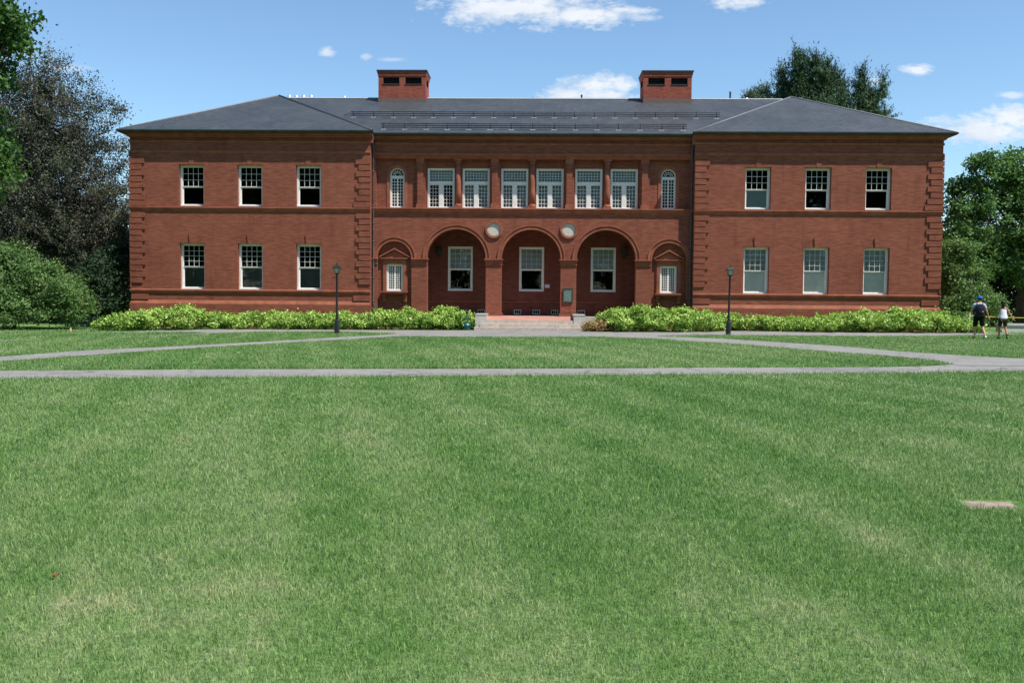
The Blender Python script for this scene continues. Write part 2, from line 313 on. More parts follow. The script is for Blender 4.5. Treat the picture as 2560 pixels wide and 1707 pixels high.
def blade_mat():
    m = NT('grass blades'); g = m.n('ShaderNodeNewGeometry'); c = lawn_color(m, g.outputs['Position'], False)
    c = m.mix(c, m.ramp(g.outputs['Random Per Island'], [(0.0, (0.45, 0.52, 0.50)), (0.5, (0.92, 0.95, 0.98)), (0.82, (1.40, 1.28, 1.35)), (0.97, (2.0, 1.6, 1.6))]), 1.0, 'MULTIPLY')
    b = m.bsdf(c, 0.45, 0.4); tl = m.n('ShaderNodeBsdfTranslucent'); m.l(c, tl.inputs[0])
    mx = m.n('ShaderNodeMixShader'); mx.inputs[0].default_value = 0.28; m.l(b.outputs[0], mx.inputs[1]); m.l(tl.outputs[0], mx.inputs[2]); m.l(mx.outputs[0], m.out.inputs[0]); return m.m
M['blade'] = blade_mat()
# ------------------------------------------------------------------ ground
GT = 0.004
def gz(x): return GT*x
def sheet(name, pts, mat, lift):
    m = MB(); m.poly([(x, y, gz(x)+lift) for x, y in pts]); o = m.build(name, mat); tag(o, kind='structure'); return o
me = bpy.data.meshes.new('ground')
gx = [-900, -60, 60, 900]; gy = [-120, -60, 60, 1500]
vs = [(x, y, gz(max(-60, min(60, x)))) for y in gy for x in gx]
fs = [(j*4+i, j*4+i+1, (j+1)*4+i+1, (j+1)*4+i) for j in range(3) for i in range(3)]
me.from_pydata(vs, [], fs); tag(link('ground', me, M['ground']), kind='structure')
MAIN = [(-32,-31.2),(-20,-28.9),(-11.29,-27.43),(-6.02,-26.58),(-0.32,-26.01),(5.5,-25.2),(8.63,-24.82),(9.88,-24.34),(10.7,-23.75),(10.83,-22.6),(12.0,-22.2),(32,-22.0),(32,-22.6),(18,-25.0),(11.13,-26.11),(5.91,-26.93),(-0.28,-27.88),(-5.37,-28.62),(-10.13,-29.32),(-20,-31.1),(-32,-33.5)]
DIAG_R = [(10.60,-24.2),(10.83,-22.46),(10.16,-20.39),(9.45,-19.15),(7.98,-15.47),(6.5,-13.14),(5.06,-10.73),(3.88,-9.8),(2.96,-8.98),(4.2,-7.3),(5.42,-8.07),(7.49,-9.73),(8.88,-11.94),(10.73,-15.44),(11.62,-18.54),(12.46,-20.1),(13.4,-21.3),(19,-22.4),(19,-24.0)]
DIAG_L = [(-20,-31.5),(-13.85,-23.26),(-13.13,-20.55),(-11.64,-18.5),(-9.7,-14.97),(-8.58,-12.7),(-7.53,-10.48),(-6.2,-8.2),(-4.2,-8.6),(-5.35,-9.83),(-7.02,-12.84),(-9.2,-16.55),(-10.94,-20.14),(-12.42,-23.9),(-13.07,-25.2),(-18,-31.0)]
FRONT = [(-17.36,-4.0),(-15.15,-2.5),(-8.48,-2.3),(-2.9,-2.2),(2.8,-2.2),(9.44,-1.99),(10.6,-0.5),(12.0,-0.6),(12.9,-1.9),(15.5,-2.3),(21.02,-2.2),(22.21,-2.5),(34,-3.0),(34,-4.0),(23.5,-3.56),(20.8,-4.83),(18.04,-6.47),(13.99,-6.99),(10.23,-6.63),(7.41,-6.57),(5.42,-8.07),(2.96,-8.98),(-0.73,-9.63),(-5.35,-9.83),(-6.2,-8.2),(-5.99,-6.59),(-8.99,-4.9),(-12.38,-5.6),(-13.6,-7.1),(-15.0,-10.67),(-16.46,-12.98),(-18.92,-15.0),(-26,-18.5),(-26,-17.8),(-19.36,-14.3),(-17.45,-13.43),(-16.06,-11.9),(-15.0,-9.2),(-14.4,-7.0),(-16.2,-6.3),(-18.4,-7.6),(-21,-8.9),(-25,-10.5),(-25,-9.9),(-20.5,-8.0),(-18.77,-6.6)]
sheet('main_path', MAIN, M['asphalt'], 0.004)
sheet('front_path', FRONT, M['asphalt'], 0.008)
sheet('right_diagonal_path', DIAG_R, M['asphalt'], 0.012)
sheet('left_diagonal_path', DIAG_L, M['asphalt'], 0.016)
slab = MB(); slab.poly([(3.52,-39.24,0.016),(3.92,-39.20,0.016),(3.97,-38.96,0.016),(3.57,-38.95,0.016)]); slab.poly([(3.52,-39.24,0.0),(3.92,-39.20,0.0),(3.92,-39.20,0.016),(3.52,-39.24,0.016)])
tag(slab.build('concrete_slab', plain('dusty concrete', (0.27, 0.215, 0.165), 0.9, 0.35, 9)), 'small square concrete cover slab set flush in the near lawn at the right', 'slab')
def inside(px, py, poly):
    ins = np.zeros(px.shape, bool); n = len(poly); j = n-1
    for i in range(n):
        xi, yi = poly[i]; xj, yj = poly[j]
        if yi != yj:
            c = ((yi > py) != (yj > py)) & (px < (xj-xi)*(py-yi)/(yj-yi)+xi); ins ^= c
        j = i
    return ins
def fast_mesh(name, verts, nper, faces_local, mat, parent=None):
    """verts: (N*nper, 3); faces_local: list of index tuples inside an element (mixed tri/quad)"""
    n = len(verts)//nper; me = bpy.data.meshes.new(name)
    me.vertices.add(len(verts)); me.vertices.foreach_set('co', np.ascontiguousarray(verts, dtype=np.float32).ravel())
    pat = np.concatenate([np.array(f) for f in faces_local]); tot = len(pat)
    idx = (pat[None, :] + (np.arange(n)*nper)[:, None]).ravel().astype(np.int32)
    me.loops.add(n*tot); me.loops.foreach_set('vertex_index', idx)
    st = np.cumsum([0]+[len(f) for f in faces_local])[:-1]
    me.polygons.add(n*len(faces_local)); me.polygons.foreach_set('loop_start', (st[None, :] + (np.arange(n)*tot)[:, None]).ravel().astype(np.int32))
    me.update(calc_edges=True); return link(name, me, mat, parent)
def grass():
    P = []
    for (d0, d1, dens, pw) in ((2.9, 20.5, 16500, 1.55), (19.5, 44.0, 1100, 1.0)):
        n = 1; M0 = dens
        cnt = int(M0*40*1.0)
        d = []; x = []
        # rejection sampling over the wedge seen by the camera (with a margin on both sides)
        tot = 0; A = (d1-d0)*(1.36*d1+3)
        ncand = int(A*dens*((4.0/d0)**pw if d1 < 25 else 1.0))
        ncand = min(ncand, 6000000)
        dd = rng.uniform(d0, d1, ncand); xx = rng.uniform(-0.5, 0.5, ncand)*(1.36*d1+3)
        den = np.minimum(1.0, (4.0/dd)**pw if d1 < 25 else (22.0/dd)**pw)
        ok = (np.abs(xx) < 0.68*dd+1.5) & (rng.uniform(0, 1, ncand) < den*dens/(ncand/A))
        P.append(np.stack([xx[ok]-0.0243*dd[ok]+0.157, dd[ok]-46.0], 1))
    P = np.concatenate(P); px, py = P[:, 0], P[:, 1]
    bad = inside(px, py, MAIN) | inside(px, py, DIAG_R) | inside(px, py, DIAG_L) | inside(px, py, FRONT) | (py > -2.2)
    sx, sy = px+rng.normal(0, 0.03, len(px)), py+rng.normal(0, 0.02, len(px)); bad |= (sx > 3.53) & (sx < 4.02) & (sy > -39.20) & (sy < -38.90)
    P = P[~bad]; n = len(P); d = P[:, 1]+46.0
    sc = np.clip((d/4.0)**0.75, 1, 6.5); hl = np.clip((d/4.0)**0.28, 1, 1.6)
    h = rng.uniform(0.018, 0.054, n)*hl*(1+0.9*(rng.uniform(0, 1, n) > 0.985)); w = rng.uniform(0.0013, 0.0029, n)*sc
    edge = (inside(P[:, 0], P[:, 1]+0.18, MAIN) | inside(P[:, 0], P[:, 1]-0.15, MAIN)); h = np.where(edge, h*1.5, h)
    az = rng.uniform(0, 2*PI, n); lean = rng.uniform(0.25, 1.45, n); wz = az+rng.uniform(-0.9, 0.9, n)+PI/2
    base = np.stack([P[:, 0], P[:, 1], GT*P[:, 0]], 1)
    dr = np.stack([np.cos(az), np.sin(az), np.zeros(n)], 1); wd = np.stack([np.cos(wz), np.sin(wz), np.zeros(n)], 1)*(w/2)[:, None]
    up = np.array([0, 0, 1.0])
    mid = base + dr*(h*0.5*np.sin(lean*0.6))[:, None] + up*(h*0.55*np.cos(lean*0.6))[:, None]
    tip = mid + dr*(h*0.6*np.sin(lean*1.25))[:, None] + up*(h*0.5*np.cos(np.minimum(lean*1.25, 1.7)))[:, None]
    V = np.stack([base-wd, base+wd, mid+wd*0.85, mid-wd*0.85, tip], 1).reshape(-1, 3)
    o = fast_mesh('grass', V, 5, [(0, 1, 2, 3), (3, 2, 4)], M['blade'])
    tag(o, 'short mown lawn grass with dry patches', 'grass', kind='stuff'); print('blades', n)
grass()
m = MB(); pts = [(-0.040,0,0.03),(-0.02,0.028,0.045),(0.012,0.034,0.04),(0.03,0.012,0.052),(0.055,0.0,0.035),(0.03,-0.016,0.03),(0.008,-0.034,0.045),(-0.02,-0.022,0.03)]
for i in range(len(pts)): m.poly([(0, 0, 0.028), pts[i], pts[(i+1) % len(pts)]])
o = m.build('fallen_leaf', plain('rusty dead leaf', (0.19, 0.075, 0.030), 0.7, 0.3, 40)); o.scale = (0.62, 0.62, 0.8); o.location = (-2.54, -41.15, gz(-2.5)-0.004); tag(o, 'curled rust-brown dead leaf lying in the grass at lower left', 'leaf')
# ------------------------------------------------------------------ foliage
def leaf_cloud(centers, normals, size, aspect=0.55, up_bias=0.0, tri=False):
    n = len(centers); t = rng.normal(0, 1, (n, 3)); t[:, 2] += up_bias; t /= np.linalg.norm(t, axis=1)[:, None]
    if normals is None: q = rng.normal(0, 1, (n, 3))
    else: q = normals + rng.normal(0, 0.65, (n, 3))
    b = np.cross(t, q); b /= (np.linalg.norm(b, axis=1)[:, None]+1e-9)
    s = (rng.uniform(0.65, 1.35, n)*size)[:, None]
    a = centers - t*s*0.5; c = centers + t*s*0.5; l = centers + b*s*aspect*0.5 - t*s*0.05; r = centers - b*s*aspect*0.5 - t*s*0.05
    return np.stack([a, l, c, r], 1).reshape(-1, 3)
def blob_points(blobs, ncl, nleaf, crad, shell=0.55, outward=0.0, zmin=None, floor=None):
    """leaf clusters spread through ellipsoids: returns leaf centres and outward directions"""
    B = np.array(blobs, float); w = (B[:, 3]*B[:, 4]*B[:, 5])**0.75; w /= w.sum()
    k = rng.choice(len(B), ncl, p=w); d = rng.normal(0, 1, (ncl, 3)); d /= np.linalg.norm(d, axis=1)[:, None]
    r = shell + (1-shell)*rng.uniform(0, 1, ncl)**0.6; r *= rng.uniform(0.86, 1.10, ncl)
    c = B[k, :3] + d*B[k, 3:6]*r[:, None]
    cr = crad*rng.uniform(0.6, 1.4, ncl); cnt = np.maximum(3, (nleaf*(cr/crad)**2)).astype(int)
    kk = np.repeat(np.arange(ncl), cnt); m = len(kk)
    off = rng.normal(0, 1, (m, 3))*cr[kk][:, None]*0.5*np.array([1, 1, 0.7])
    p = c[kk] + off
    if outward > 0:
        d2 = d + np.array([0, 0, 0.45]); d2 /= np.linalg.norm(d2, axis=1)[:, None]
        p += d2[kk]*(rng.normal(0, 1, m)*outward)[:, None] 
    nr = d[kk] + np.array([0, 0, 0.7])
    if zmin is not None:
        ok = p[:, 2] > zmin; p, nr = p[ok], nr[ok]
    return p, nr
def rough(blobs, n=7, k=0.42, seed=1):
    r = random.Random(seed); out = list(blobs)
    for b in blobs:
        for i in range(n):
            d = Vector((r.gauss(0, 1), r.gauss(0, 1), r.gauss(0.2, 0.9))).normalized(); q = r.uniform(0.6, 1.3)*k
            out.append((b[0]+d.x*b[3]*0.92, b[1]+d.y*b[4]*0.92, b[2]+d.z*b[5]*0.92, b[3]*q, b[4]*q, b[5]*q))
    return out
def foliage(name, parent, mat, blobs, ncl, nleaf, crad, size, shell=0.55, aspect=0.55, outward=0.0, zmin=None, up_bias=0.0, cut=None):
    p, nr = blob_points(blobs, ncl, nleaf, crad, shell, outward, zmin)
    if cut is not None:
        ok = ~cut(p); p, nr = p[ok], nr[ok]
    V = leaf_cloud(p, nr, size, aspect, up_bias)
    return fast_mesh(name, V, 4, [(0, 1, 2, 3)], mat, parent)
def trunk(name, parent, mat, base, top, r, blobs, nb=10, seg=9):
    m = MB(); base = Vector(base); top = Vector(top); pts = []; n = 7
    for i in range(n):
        t = i/(n-1); p = base.lerp(top, t) + Vector((random.uniform(-1, 1), random.uniform(-1, 1), 0))*r*0.35*(0 < i < n-1); pts.append(p)
    m.tube(pts, [r*(1.35 if i == 0 else 1)*(1-0.72*i/(n-1)) for i in range(n)], seg)
    for k in range(nb):
        b = random.choice(blobs); d = Vector((random.gauss(0, 1), random.gauss(0, 1), random.gauss(0.2, 0.7))).normalized()
        e = Vector((b[0]+d.x*b[3]*0.65, b[1]+d.y*b[4]*0.65, b[2]+d.z*b[5]*0.65)); t = random.uniform(0.3, 0.95)
        s = base.lerp(top, t); mid = s.lerp(e, 0.5) + Vector((0, 0, (e-s).length*0.10)); rr = r*(1-0.7*t)*0.5
        m.tube([s, s.lerp(mid, 0.5)+Vector((0, 0, 0.1)), mid, mid.lerp(e, 0.6), e], [rr, rr*0.75, rr*0.5, rr*0.28, rr*0.1], 6)
        for q in range(3):
            d2 = Vector((random.gauss(0, 1), random.gauss(0, 1), random.gauss(0.3, 0.6))).normalized()*min(0.9, (e-s).length*0.22)
            st = mid.lerp(e, random.uniform(0, 0.8)); m.tube([st, st+d2*0.5+Vector((0, 0, 0.05)), st+d2], [rr*0.3, rr*0.18, rr*0.06], 5)
    return m.build(name, mat, parent)
def tree(name, label, cat, base, topz, r, blobs, leafmat, barkmat, ncl, nleaf, crad, size, group=None, nb=10, **k):
    loc = (base[0], base[1], gz(max(-60, min(60, base[0])))); t = empty(name, loc, 0, label, cat, group)
    lb = [(b[0]-loc[0], b[1]-loc[1], b[2]-loc[2], *b[3:]) for b in blobs]
    lean = k.pop('lean', (0, 0))
    trunk('trunk', t, barkmat, (0, 0, -0.2), (lean[0], lean[1], topz), r, lb, nb)
    cut = k.pop('cut', None); c2 = (lambda p: cut(p+np.array(loc))) if cut else None
    foliage('crown', t, leafmat, lb, ncl, nleaf, crad, size, cut=c2, **k)
    return t
def bldcut(p): return (p[:, 0] > -21.9) & (p[:, 0] < 21.9) & (p[:, 1] > -0.9) & (p[:, 1] < 15) & (p[:, 2] < 15)
# near maple reaching in at the top left
tree('maple_tree', 'green maple reaching in at the top left in front of the purple tree', 'tree', (-21.6, -14.5), 9.5, 0.32,
     [(-20.2,-14,11.5,1.5,2.0,1.2),(-18.9,-14,11.6,0.75,1.1,0.8),(-18.6,-14,10.7,0.35,0.6,0.3),(-19.8,-14.2,9.9,1.1,1.6,1.0),(-22.3,-14,12.6,3.0,3,2.6),(-20.3,-14,7.4,1.3,1.5,1.3),(-20.3,-14,5.9,1.2,1.3,1.0),(-23.2,-14,8.2,2.3,2.3,2.6),(-21.0,-13,13.6,1.6,2,1.0)],
     M['maple_dark'], M['bark'], 800, 46, 0.38, 0.17, aspect=0.75, shell=0.35, nb=14)
# copper beech
tree('copper_beech_tree', 'large purple-brown copper beech standing left of the brick building', 'tree', (-30.5, 8), 13.5, 0.55,
     [(-33,8,5.4,5.8,6,4.6),(-29.5,7,7.8,5.0,4.6,4.4),(-31.5,8,12.2,4.2,4.2,3.6),(-28.0,7,11.6,3.0,3.4,2.6),(-26.6,6.5,7.6,2.8,3.2,2.6),(-26.6,6.0,4.6,3.6,3.8,3.2),(-36,9,10.5,5,5,5),(-29.6,7,14.2,1.9,1.9,1.8)],
     M['beech'], M['beech_bark'], 3400, 66, 0.24, 0.132, shell=0.38, outward=0.62, nb=34, cut=bldcut)
tp = empty('copper_beech_tree', (-24.2, 4.5, gz(-24)), 0, 'smaller grey-trunked copper beech tucked against the left end of the building', 'tree')
lb = [(0.4,0.6,3.9,1.7,2.0,1.6),(-0.2,0.5,5.8,1.4,1.8,1.3),(-1.0,0.4,2.6,1.4,1.5,1.1)]
trunk('trunk', tp, M['beech_bark'], (-0.25, -2.2, -0.2), (0.2, 0.4, 4.8), 0.24, lb, 9)
foliage('crown', tp, M['beech'], lb, 300, 40, 0.45, 0.14, shell=0.4, outward=0.2, cut=lambda p: bldcut(p+np.array([-24.2, 4.5, 0])))
# fine sprays of beech reaching the sky to the right
sp_ = [(-28.6,7,15.6,0.5,0.5,1.3),(-27.2,7,14.6,1.1,0.5,0.4),(-25.6,7,13.2,1.6,0.6,0.5),(-24.9,7,12.9,0.8,0.4,0.5),(-25.2,7,10.6,1.4,0.7,0.7),(-24.7,6.8,9.4,0.9,0.6,0.8),(-24.9,6.6,8.0,1.3,0.7,0.5),(-24.4,6.4,6.9,0.9,0.6,0.5)]
# green small tree in the shade against the building's left end
tree('young_tree', 'dark green young tree in the shade beside the left corner of the building', 'tree', (-22.9, -0.2), 3.0, 0.09,
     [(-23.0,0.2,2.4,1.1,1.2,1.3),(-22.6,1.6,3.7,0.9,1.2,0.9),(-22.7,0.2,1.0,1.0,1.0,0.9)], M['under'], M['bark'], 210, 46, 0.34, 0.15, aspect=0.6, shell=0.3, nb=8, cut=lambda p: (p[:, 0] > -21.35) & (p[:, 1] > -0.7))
# big rounded bush on the left
tree('rounded_bush', 'big rounded light green bush at the left edge in front of the dark trees', 'bush', (-25.2, -3.6), 2.4, 0.10,
     rough([(-25.6,-3.4,2.0,2.7,2.4,1.7),(-23.4,-3.6,1.6,1.5,1.8,1.3),(-22.4,-3.8,1.0,1.0,1.4,0.8),(-27.5,-3.4,2.5,2.8,2.5,2.0),(-24.6,-5.0,0.9,2.0,1.2,0.8)], 8, 0.36, 5), M['thicket'], M['bark'], 1500, 40, 0.30, 0.125, shell=0.6, nb=16, zmin=0.12)
# dark woodland behind the left side
for i, (x, y, h, w, lab) in enumerate([(-36, 24, 9, 5.5, 'dark leafy tree far behind at the left edge of the photo'), (-28.5, 27, 8.5, 4.5, 'dark tree behind the gap between purple beech and building'), (-42, 15, 11, 6, 'tall dark tree behind the left bush'), (-24.5, 19, 7, 3.2, 'dark tree beside the back left corner of the building'), (-31, 17, 5.5, 4.5, 'low dark tree under the purple beech crown')]):
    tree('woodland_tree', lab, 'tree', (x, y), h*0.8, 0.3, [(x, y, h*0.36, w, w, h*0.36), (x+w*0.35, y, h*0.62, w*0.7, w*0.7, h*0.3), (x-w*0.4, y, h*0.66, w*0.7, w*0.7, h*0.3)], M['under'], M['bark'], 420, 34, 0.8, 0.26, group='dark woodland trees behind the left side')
# right maple and lower growth
tree('maple_tree', 'broad green maple rising beside the right corner of the building', 'tree', (31.0, 10.5), 8.6, 0.38,
     rough([(26.9,9.5,8.0,1.6,2.0,1.2),(28.2,9.5,9.5,1.4,1.8,1.2),(30.2,10,10.0,1.3,1.8,1.0),(32,10,8.8,2.8,2.8,2.0),(29.0,9.5,6.4,2.8,2.8,1.6),(26.4,9.4,6.0,1.3,1.6,0.9),(31.5,9,4.4,4.0,3,2.0),(27.0,9.3,4.2,2.0,2,1.1)], 6, 0.38, 3),
     M['maple_far'], M['bark'], 1150, 42, 0.44, 0.19, aspect=0.75, shell=0.45, nb=22, cut=bldcut)
tree('leafy_bush', 'tall bright green bush right beside the right corner of the building', 'bush', (24.2, 3.0), 2.8, 0.09,
     rough([(23.7,3.2,2.6,1.3,1.5,1.5),(23.5,2.6,1.2,1.4,1.4,1.0),(25.0,3.6,1.5,1.0,1.2,1.0),(23.6,4.4,4.2,1.3,1.4,1.0)], 6, 0.4, 8), M['thicket'], M['bark'], 620, 40, 0.30, 0.14, shell=0.4, nb=10, zmin=0.15, cut=bldcut)
for i, (x, y, h, w, lab) in enumerate([(31.5, 15, 6.5, 4.2, 'dark shaded tree behind the two walking people'), (41, 22, 10, 5.5, 'dark tree far behind at the right edge'), (34, 30, 8, 5, 'distant dark tree seen under the right maple'), (37, 14, 5.5, 4.5, 'low dark tree behind the pale garden wall at the right edge'), (27.5, 20, 6, 4, 'dark tree just behind the right end of the building')]):
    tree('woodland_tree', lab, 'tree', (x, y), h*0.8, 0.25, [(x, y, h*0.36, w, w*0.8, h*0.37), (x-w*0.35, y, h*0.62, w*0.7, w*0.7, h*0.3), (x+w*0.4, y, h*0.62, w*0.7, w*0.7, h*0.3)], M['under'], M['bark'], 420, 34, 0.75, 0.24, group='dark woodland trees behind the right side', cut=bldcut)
# unseen trees added behind the camera to cut low sky light, reflected in panes
for i, (x, y, h) in enumerate([(-62,-30,24),(-52,-46,26),(-44,-60,27),(-30,-66,28),(-15,-64,27),(0,-67,29),(14,-64,28),(29,-66,27),(44,-62,28),(56,-48,26),(64,-32,24)]):
    tree('sky_block_tree', 'large unseen tree added behind the camera to block low sky light', 'tree', (x, y), h*0.7, 0.5, [(x, y, h*0.34, 8.2, 6, h*0.30), (x-2, y, h*0.68, 6.5, 5.5, h*0.28), (x+2.5, y, h*0.6, 6.5, 5.5, h*0.28)], M['maple_far'], M['bark'], 520, 28, 1.6, 0.85, group='unseen trees added to block low sky light', nb=8)
# pine behind the roof
def pine():
    t = empty('pine_tree', (23, 26, gz(23)), 0, 'dark green pine rising behind the right end of the roof', 'tree')
    P = lambda u, z, rx, rz, k=1.0: (u-23, random.uniform(-1.2, 1.2), z, rx, rx*1.1, rz)
    dark = [P(19.9,19.1,0.45,1.4),P(20.8,20.0,0.65,1.5),P(21.7,19.5,0.6,1.5),P(22.5,19.8,0.75,1.5),P(23.2,19.1,0.6,1.5),P(23.9,18.7,0.6,1.5),P(24.6,18.0,0.5,1.3),P(25.1,17.2,0.4,1.1),P(20.6,18.0,1.2,1.2),P(22.3,18.0,1.6,1.4),P(24.0,17.2,1.2,1.3),P(20.2,16.7,1.3,0.9),P(23.0,16.6,2.0,1.2),
            P(25.9,18.6,0.55,1.6),P(26.2,17.2,0.9,1.4),P(27.5,18.3,0.35,1.4),P(27.1,17.2,0.6,1.2),P(28.2,16.4,0.6,0.35),P(27.0,15.8,1.1,0.8),P(25.2,15.7,1.5,0.9),P(22.5,15.2,2.4,1.0)]
    pale = [P(17.5,17.8,0.6,0.6),P(18.6,18.1,0.7,0.9),P(19.1,17.2,0.7,0.7),P(18.2,16.9,0.9,0.45),P(16.8,17.4,0.3,0.3),P(16.4,16.3,0.2,0.3)]
    trunk('trunk', t, M['bark'], (0, 0, -0.2), (0.3, 0, 19.0), 0.38, dark+pale, 26)
    foliage('crown', t, M['pine'], dark, 3600, 30, 0.17, 0.27, shell=0.28, aspect=0.2, up_bias=1.3, outward=0.34)
    foliage('pale_branch', t, M['pine_pale'], pale, 420, 28, 0.28, 0.28, shell=0.3, aspect=0.18, up_bias=1.3, outward=0.2)
pine()
foliage('branch_tips', bpy.data.objects['copper_beech_tree'], M['beech'], [(a+30.5, b-8, c, d, e, f) for a, b, c, d, e, f in sp_], 150, 26, 0.30, 0.13, shell=0.1, outward=0.25, cut=lambda p: bldcut(p+np.array([-30.5, 8, 0])))
# ------------------------------------------------------------------ shrubs along the facade
def hedge(label, segs, n, mat=None, size=0.105, name='shrub', low=0.03):
    """segs: list of (x, y, height, half width, half depth)"""
    cx = sum(s[0] for s in segs)/len(segs); cy = sum(s[1] for s in segs)/len(segs); t = empty(name, (cx, cy, gz(cx)), 0, label, 'shrub', 'shrubs in front of the brick building' if mat is None else None)
    B = []
    for x, y, h, w, d in segs:
        h *= 0.94; B.append((x-cx, y-cy, h*0.50, w, d, h*0.46))
    foliage('foliage', t, mat or M['shrub'], rough(B, 5, 0.27, len(segs)+int(n)), int(n*1.05), 30, 0.18, size*1.2, shell=0.6, aspect=0.55, zmin=low)
    m = MB()
    for x, y, h, w, d in segs:
        m = MB()
        for k in range(5):
            a = random.uniform(-0.5, 0.5)*w; b = random.uniform(-0.5, 0.5)*d
            m.tube([(x-cx+a*0.02, y-cy+b*0.02, -0.05), (x-cx+a*0.8, y-cy+b*0.8, h*0.45), (x-cx+a*1.4, y-cy+b*1.4, h*0.75)], [0.018, 0.012, 0.005], 5)
        m.build('stem', M['bark'], t)
    return t
hedge('bright shrub with a rounded end at the far left of the row', [(-19.1,-4.6,0.95,0.95,1.2),(-18.3,-3.6,1.15,1.1,1.7),(-17.0,-2.9,1.25,1.0,1.7),(-20.0,-5.0,0.62,0.5,0.7)], 420)
hedge('low bright shrub under the left wing windows, left of the black lamp post', [(-15.9,-1.7,0.85,1.0,1.2),(-14.6,-1.6,0.90,1.0,1.1),(-13.2,-1.6,1.02,1.0,1.1),(-12.0,-1.6,0.90,0.9,1.1)], 440)
hedge('low bright shrub directly behind the left lamp post', [(-10.8,-1.5,0.86,1.0,1.15),(-9.5,-1.5,0.90,0.9,1.15),(-8.4,-1.5,0.86,0.8,1.1)], 330)
hedge('bright shrub below the small pedimented window left of the steps', [(-7.4,-1.3,1.04,0.9,1.2),(-6.2,-1.4,1.08,0.9,1.2),(-5.2,-1.3,0.96,0.7,1.1)], 330)
hedge('tallest bright shrub just left of the steps with its top against the dark arch', [(-4.1,-1.2,1.24,0.72,1.0),(-3.4,-1.1,1.02,0.55,0.9),(-3.05,-0.9,0.86,0.32,0.6)], 250)
hedge('bright shrub mounding up right of the steps', [(3.95,-1.9,0.98,0.70,1.2),(4.5,-2.2,1.22,0.95,1.5),(5.4,-2.3,1.36,0.9,1.5)], 380)
hedge('bright shrub below the small pedimented window right of the steps', [(6.4,-2.1,1.22,0.8,1.5),(7.4,-2.0,1.34,0.85,1.5),(8.3,-1.8,1.28,0.85,1.5),(9.1,-1.4,1.05,0.6,1.2)], 440)
hedge('low bright shrub set back behind the right lamp post', [(10.2,-0.75,0.98,0.9,0.6),(11.3,-0.75,0.88,0.8,0.6),(12.4,-1.0,0.80,0.9,0.8),(13.5,-1.3,0.78,0.9,1.1)], 330)
hedge('long low bright shrub under the right wing windows', [(14.7,-1.6,0.86,0.9,1.3),(15.7,-1.6,1.08,0.9,1.3),(16.7,-1.6,1.14,0.9,1.3)], 340)
hedge('bright shrub rounding off the far right end of the row', [(17.9,-1.6,1.26,0.9,1.3),(19.0,-1.6,1.20,1.0,1.3),(20.1,-1.7,1.14,0.9,1.2),(21.1,-1.7,0.96,0.8,1.1),(21.9,-1.8,0.66,0.5,0.8)], 470)
hedge('withered tan-brown shrub beside the right end of the steps', [(3.05,-2.75,0.46,0.40,0.42),(3.45,-2.9,0.58,0.42,0.45)], 120, M['withered'], 0.085, 'withered_shrub')
hedge('pale green bush at the right end of the row behind the white stake', [(22.2,-0.8,1.05,0.65,0.9)], 80, M['thicket'], 0.11, 'bush')
# ------------------------------------------------------------------ the building
B = empty('brick_building', (0, 0, 0), 0, 'two storey red brick building with grey slate roof, two chimneys and three porch arches', 'building')
YC = 0.45; XI, XO = 8.41, 21.05; CX, CS, CW = 14.74, 3.08, 0.657
def wall_rects(m, x0, x1, z0, z1, y, holes, depth):
    """front face at y with rectangular holes and their reveals going back by depth"""
    xs = sorted({x0, x1, *[h[0] for h in holes], *[h[1] for h in holes]}); zs = sorted({z0, z1, *[h[2] for h in holes], *[h[3] for h in holes]})
    for i in range(len(xs)-1):
        for j in range(len(zs)-1):
            a, b, c, d = xs[i], xs[i+1], zs[j], zs[j+1]; mx, mz = (a+b)/2, (c+d)/2
            if any(h[0] < mx < h[1] and h[2] < mz < h[3] for h in holes): continue
            m.quad((a, y, c), (b, y, c), (b, y, d), (a, y, d))
    for a, b, c, d in holes:
        e = y+depth
        m.quad((a, y, c), (a, y, d), (a, e, d), (a, e, c)); m.quad((b, y, d), (b, y, c), (b, e, c), (b, e, d))
        m.quad((a, y, d), (b, y, d), (b, e, d), (a, e, d)); m.quad((b, y, c), (a, y, c), (a, e, c), (b, e, c))
UZ0, UZ1, LZ0, LZ1 = 6.294, 8.442, 1.945, 4.352
WIN_D = 0.34
wing_wall = {}
for s in (-1, 1):
    m = MB(); holes = []
    for k in (-1, 0, 1):
        x = s*CX + k*CS; holes += [(x-CW, x+CW, UZ0, UZ1), (x-CW, x+CW, LZ0, LZ1)]
    xa, xb = (XI, XO) if s > 0 else (-XO, -XI)
    wall_rects(m, xa, xb, -0.5, 10.1, 0.0, holes, WIN_D)
    m.quad((s*XO, 0, -0.5), (s*XO, 13.5, -0.5), (s*XO, 13.5, 10.1), (s*XO, 0, 10.1)); m.quad((s*XI, 0, -0.5), (s*XI, 2.5, -0.5), (s*XI, 2.5, 10.1), (s*XI, 0, 10.1))
    wing_wall[s] = m.build('wall', M['brick'], B)
    m = MB(); m.box(*(sorted((s*XI, s*XO))), 13.5, 13.6, -0.5, 10.1); m.build('wall', M['brick'], B)
    # plinth with a sloping weathering
    m = MB(); o = 0.09; x0, x1 = sorted((s*(XI+0.0), s*(XO+o)))
    m.box(x0, x1, -o, -0.003, -0.5, 1.20); m.quad((x0, -o, 1.20), (x1, -o, 1.20), (x1 - (o if s > 0 else 0), -0.002, 1.375), (x0 + (o if s < 0 else 0), -0.002, 1.375))
    xx = s*XO; m.box(*sorted((xx+s*0.002, xx+s*o)), -0.003, 13.6, -0.5, 1.20)
    m.build('plinth', M['terra'], B)
    m = MB(); m.box(x0+0.002, x1-0.002, -o-0.003, -o+0.01, -0.5, 1.155); m.build('plinth_brick', M['brick'], B)
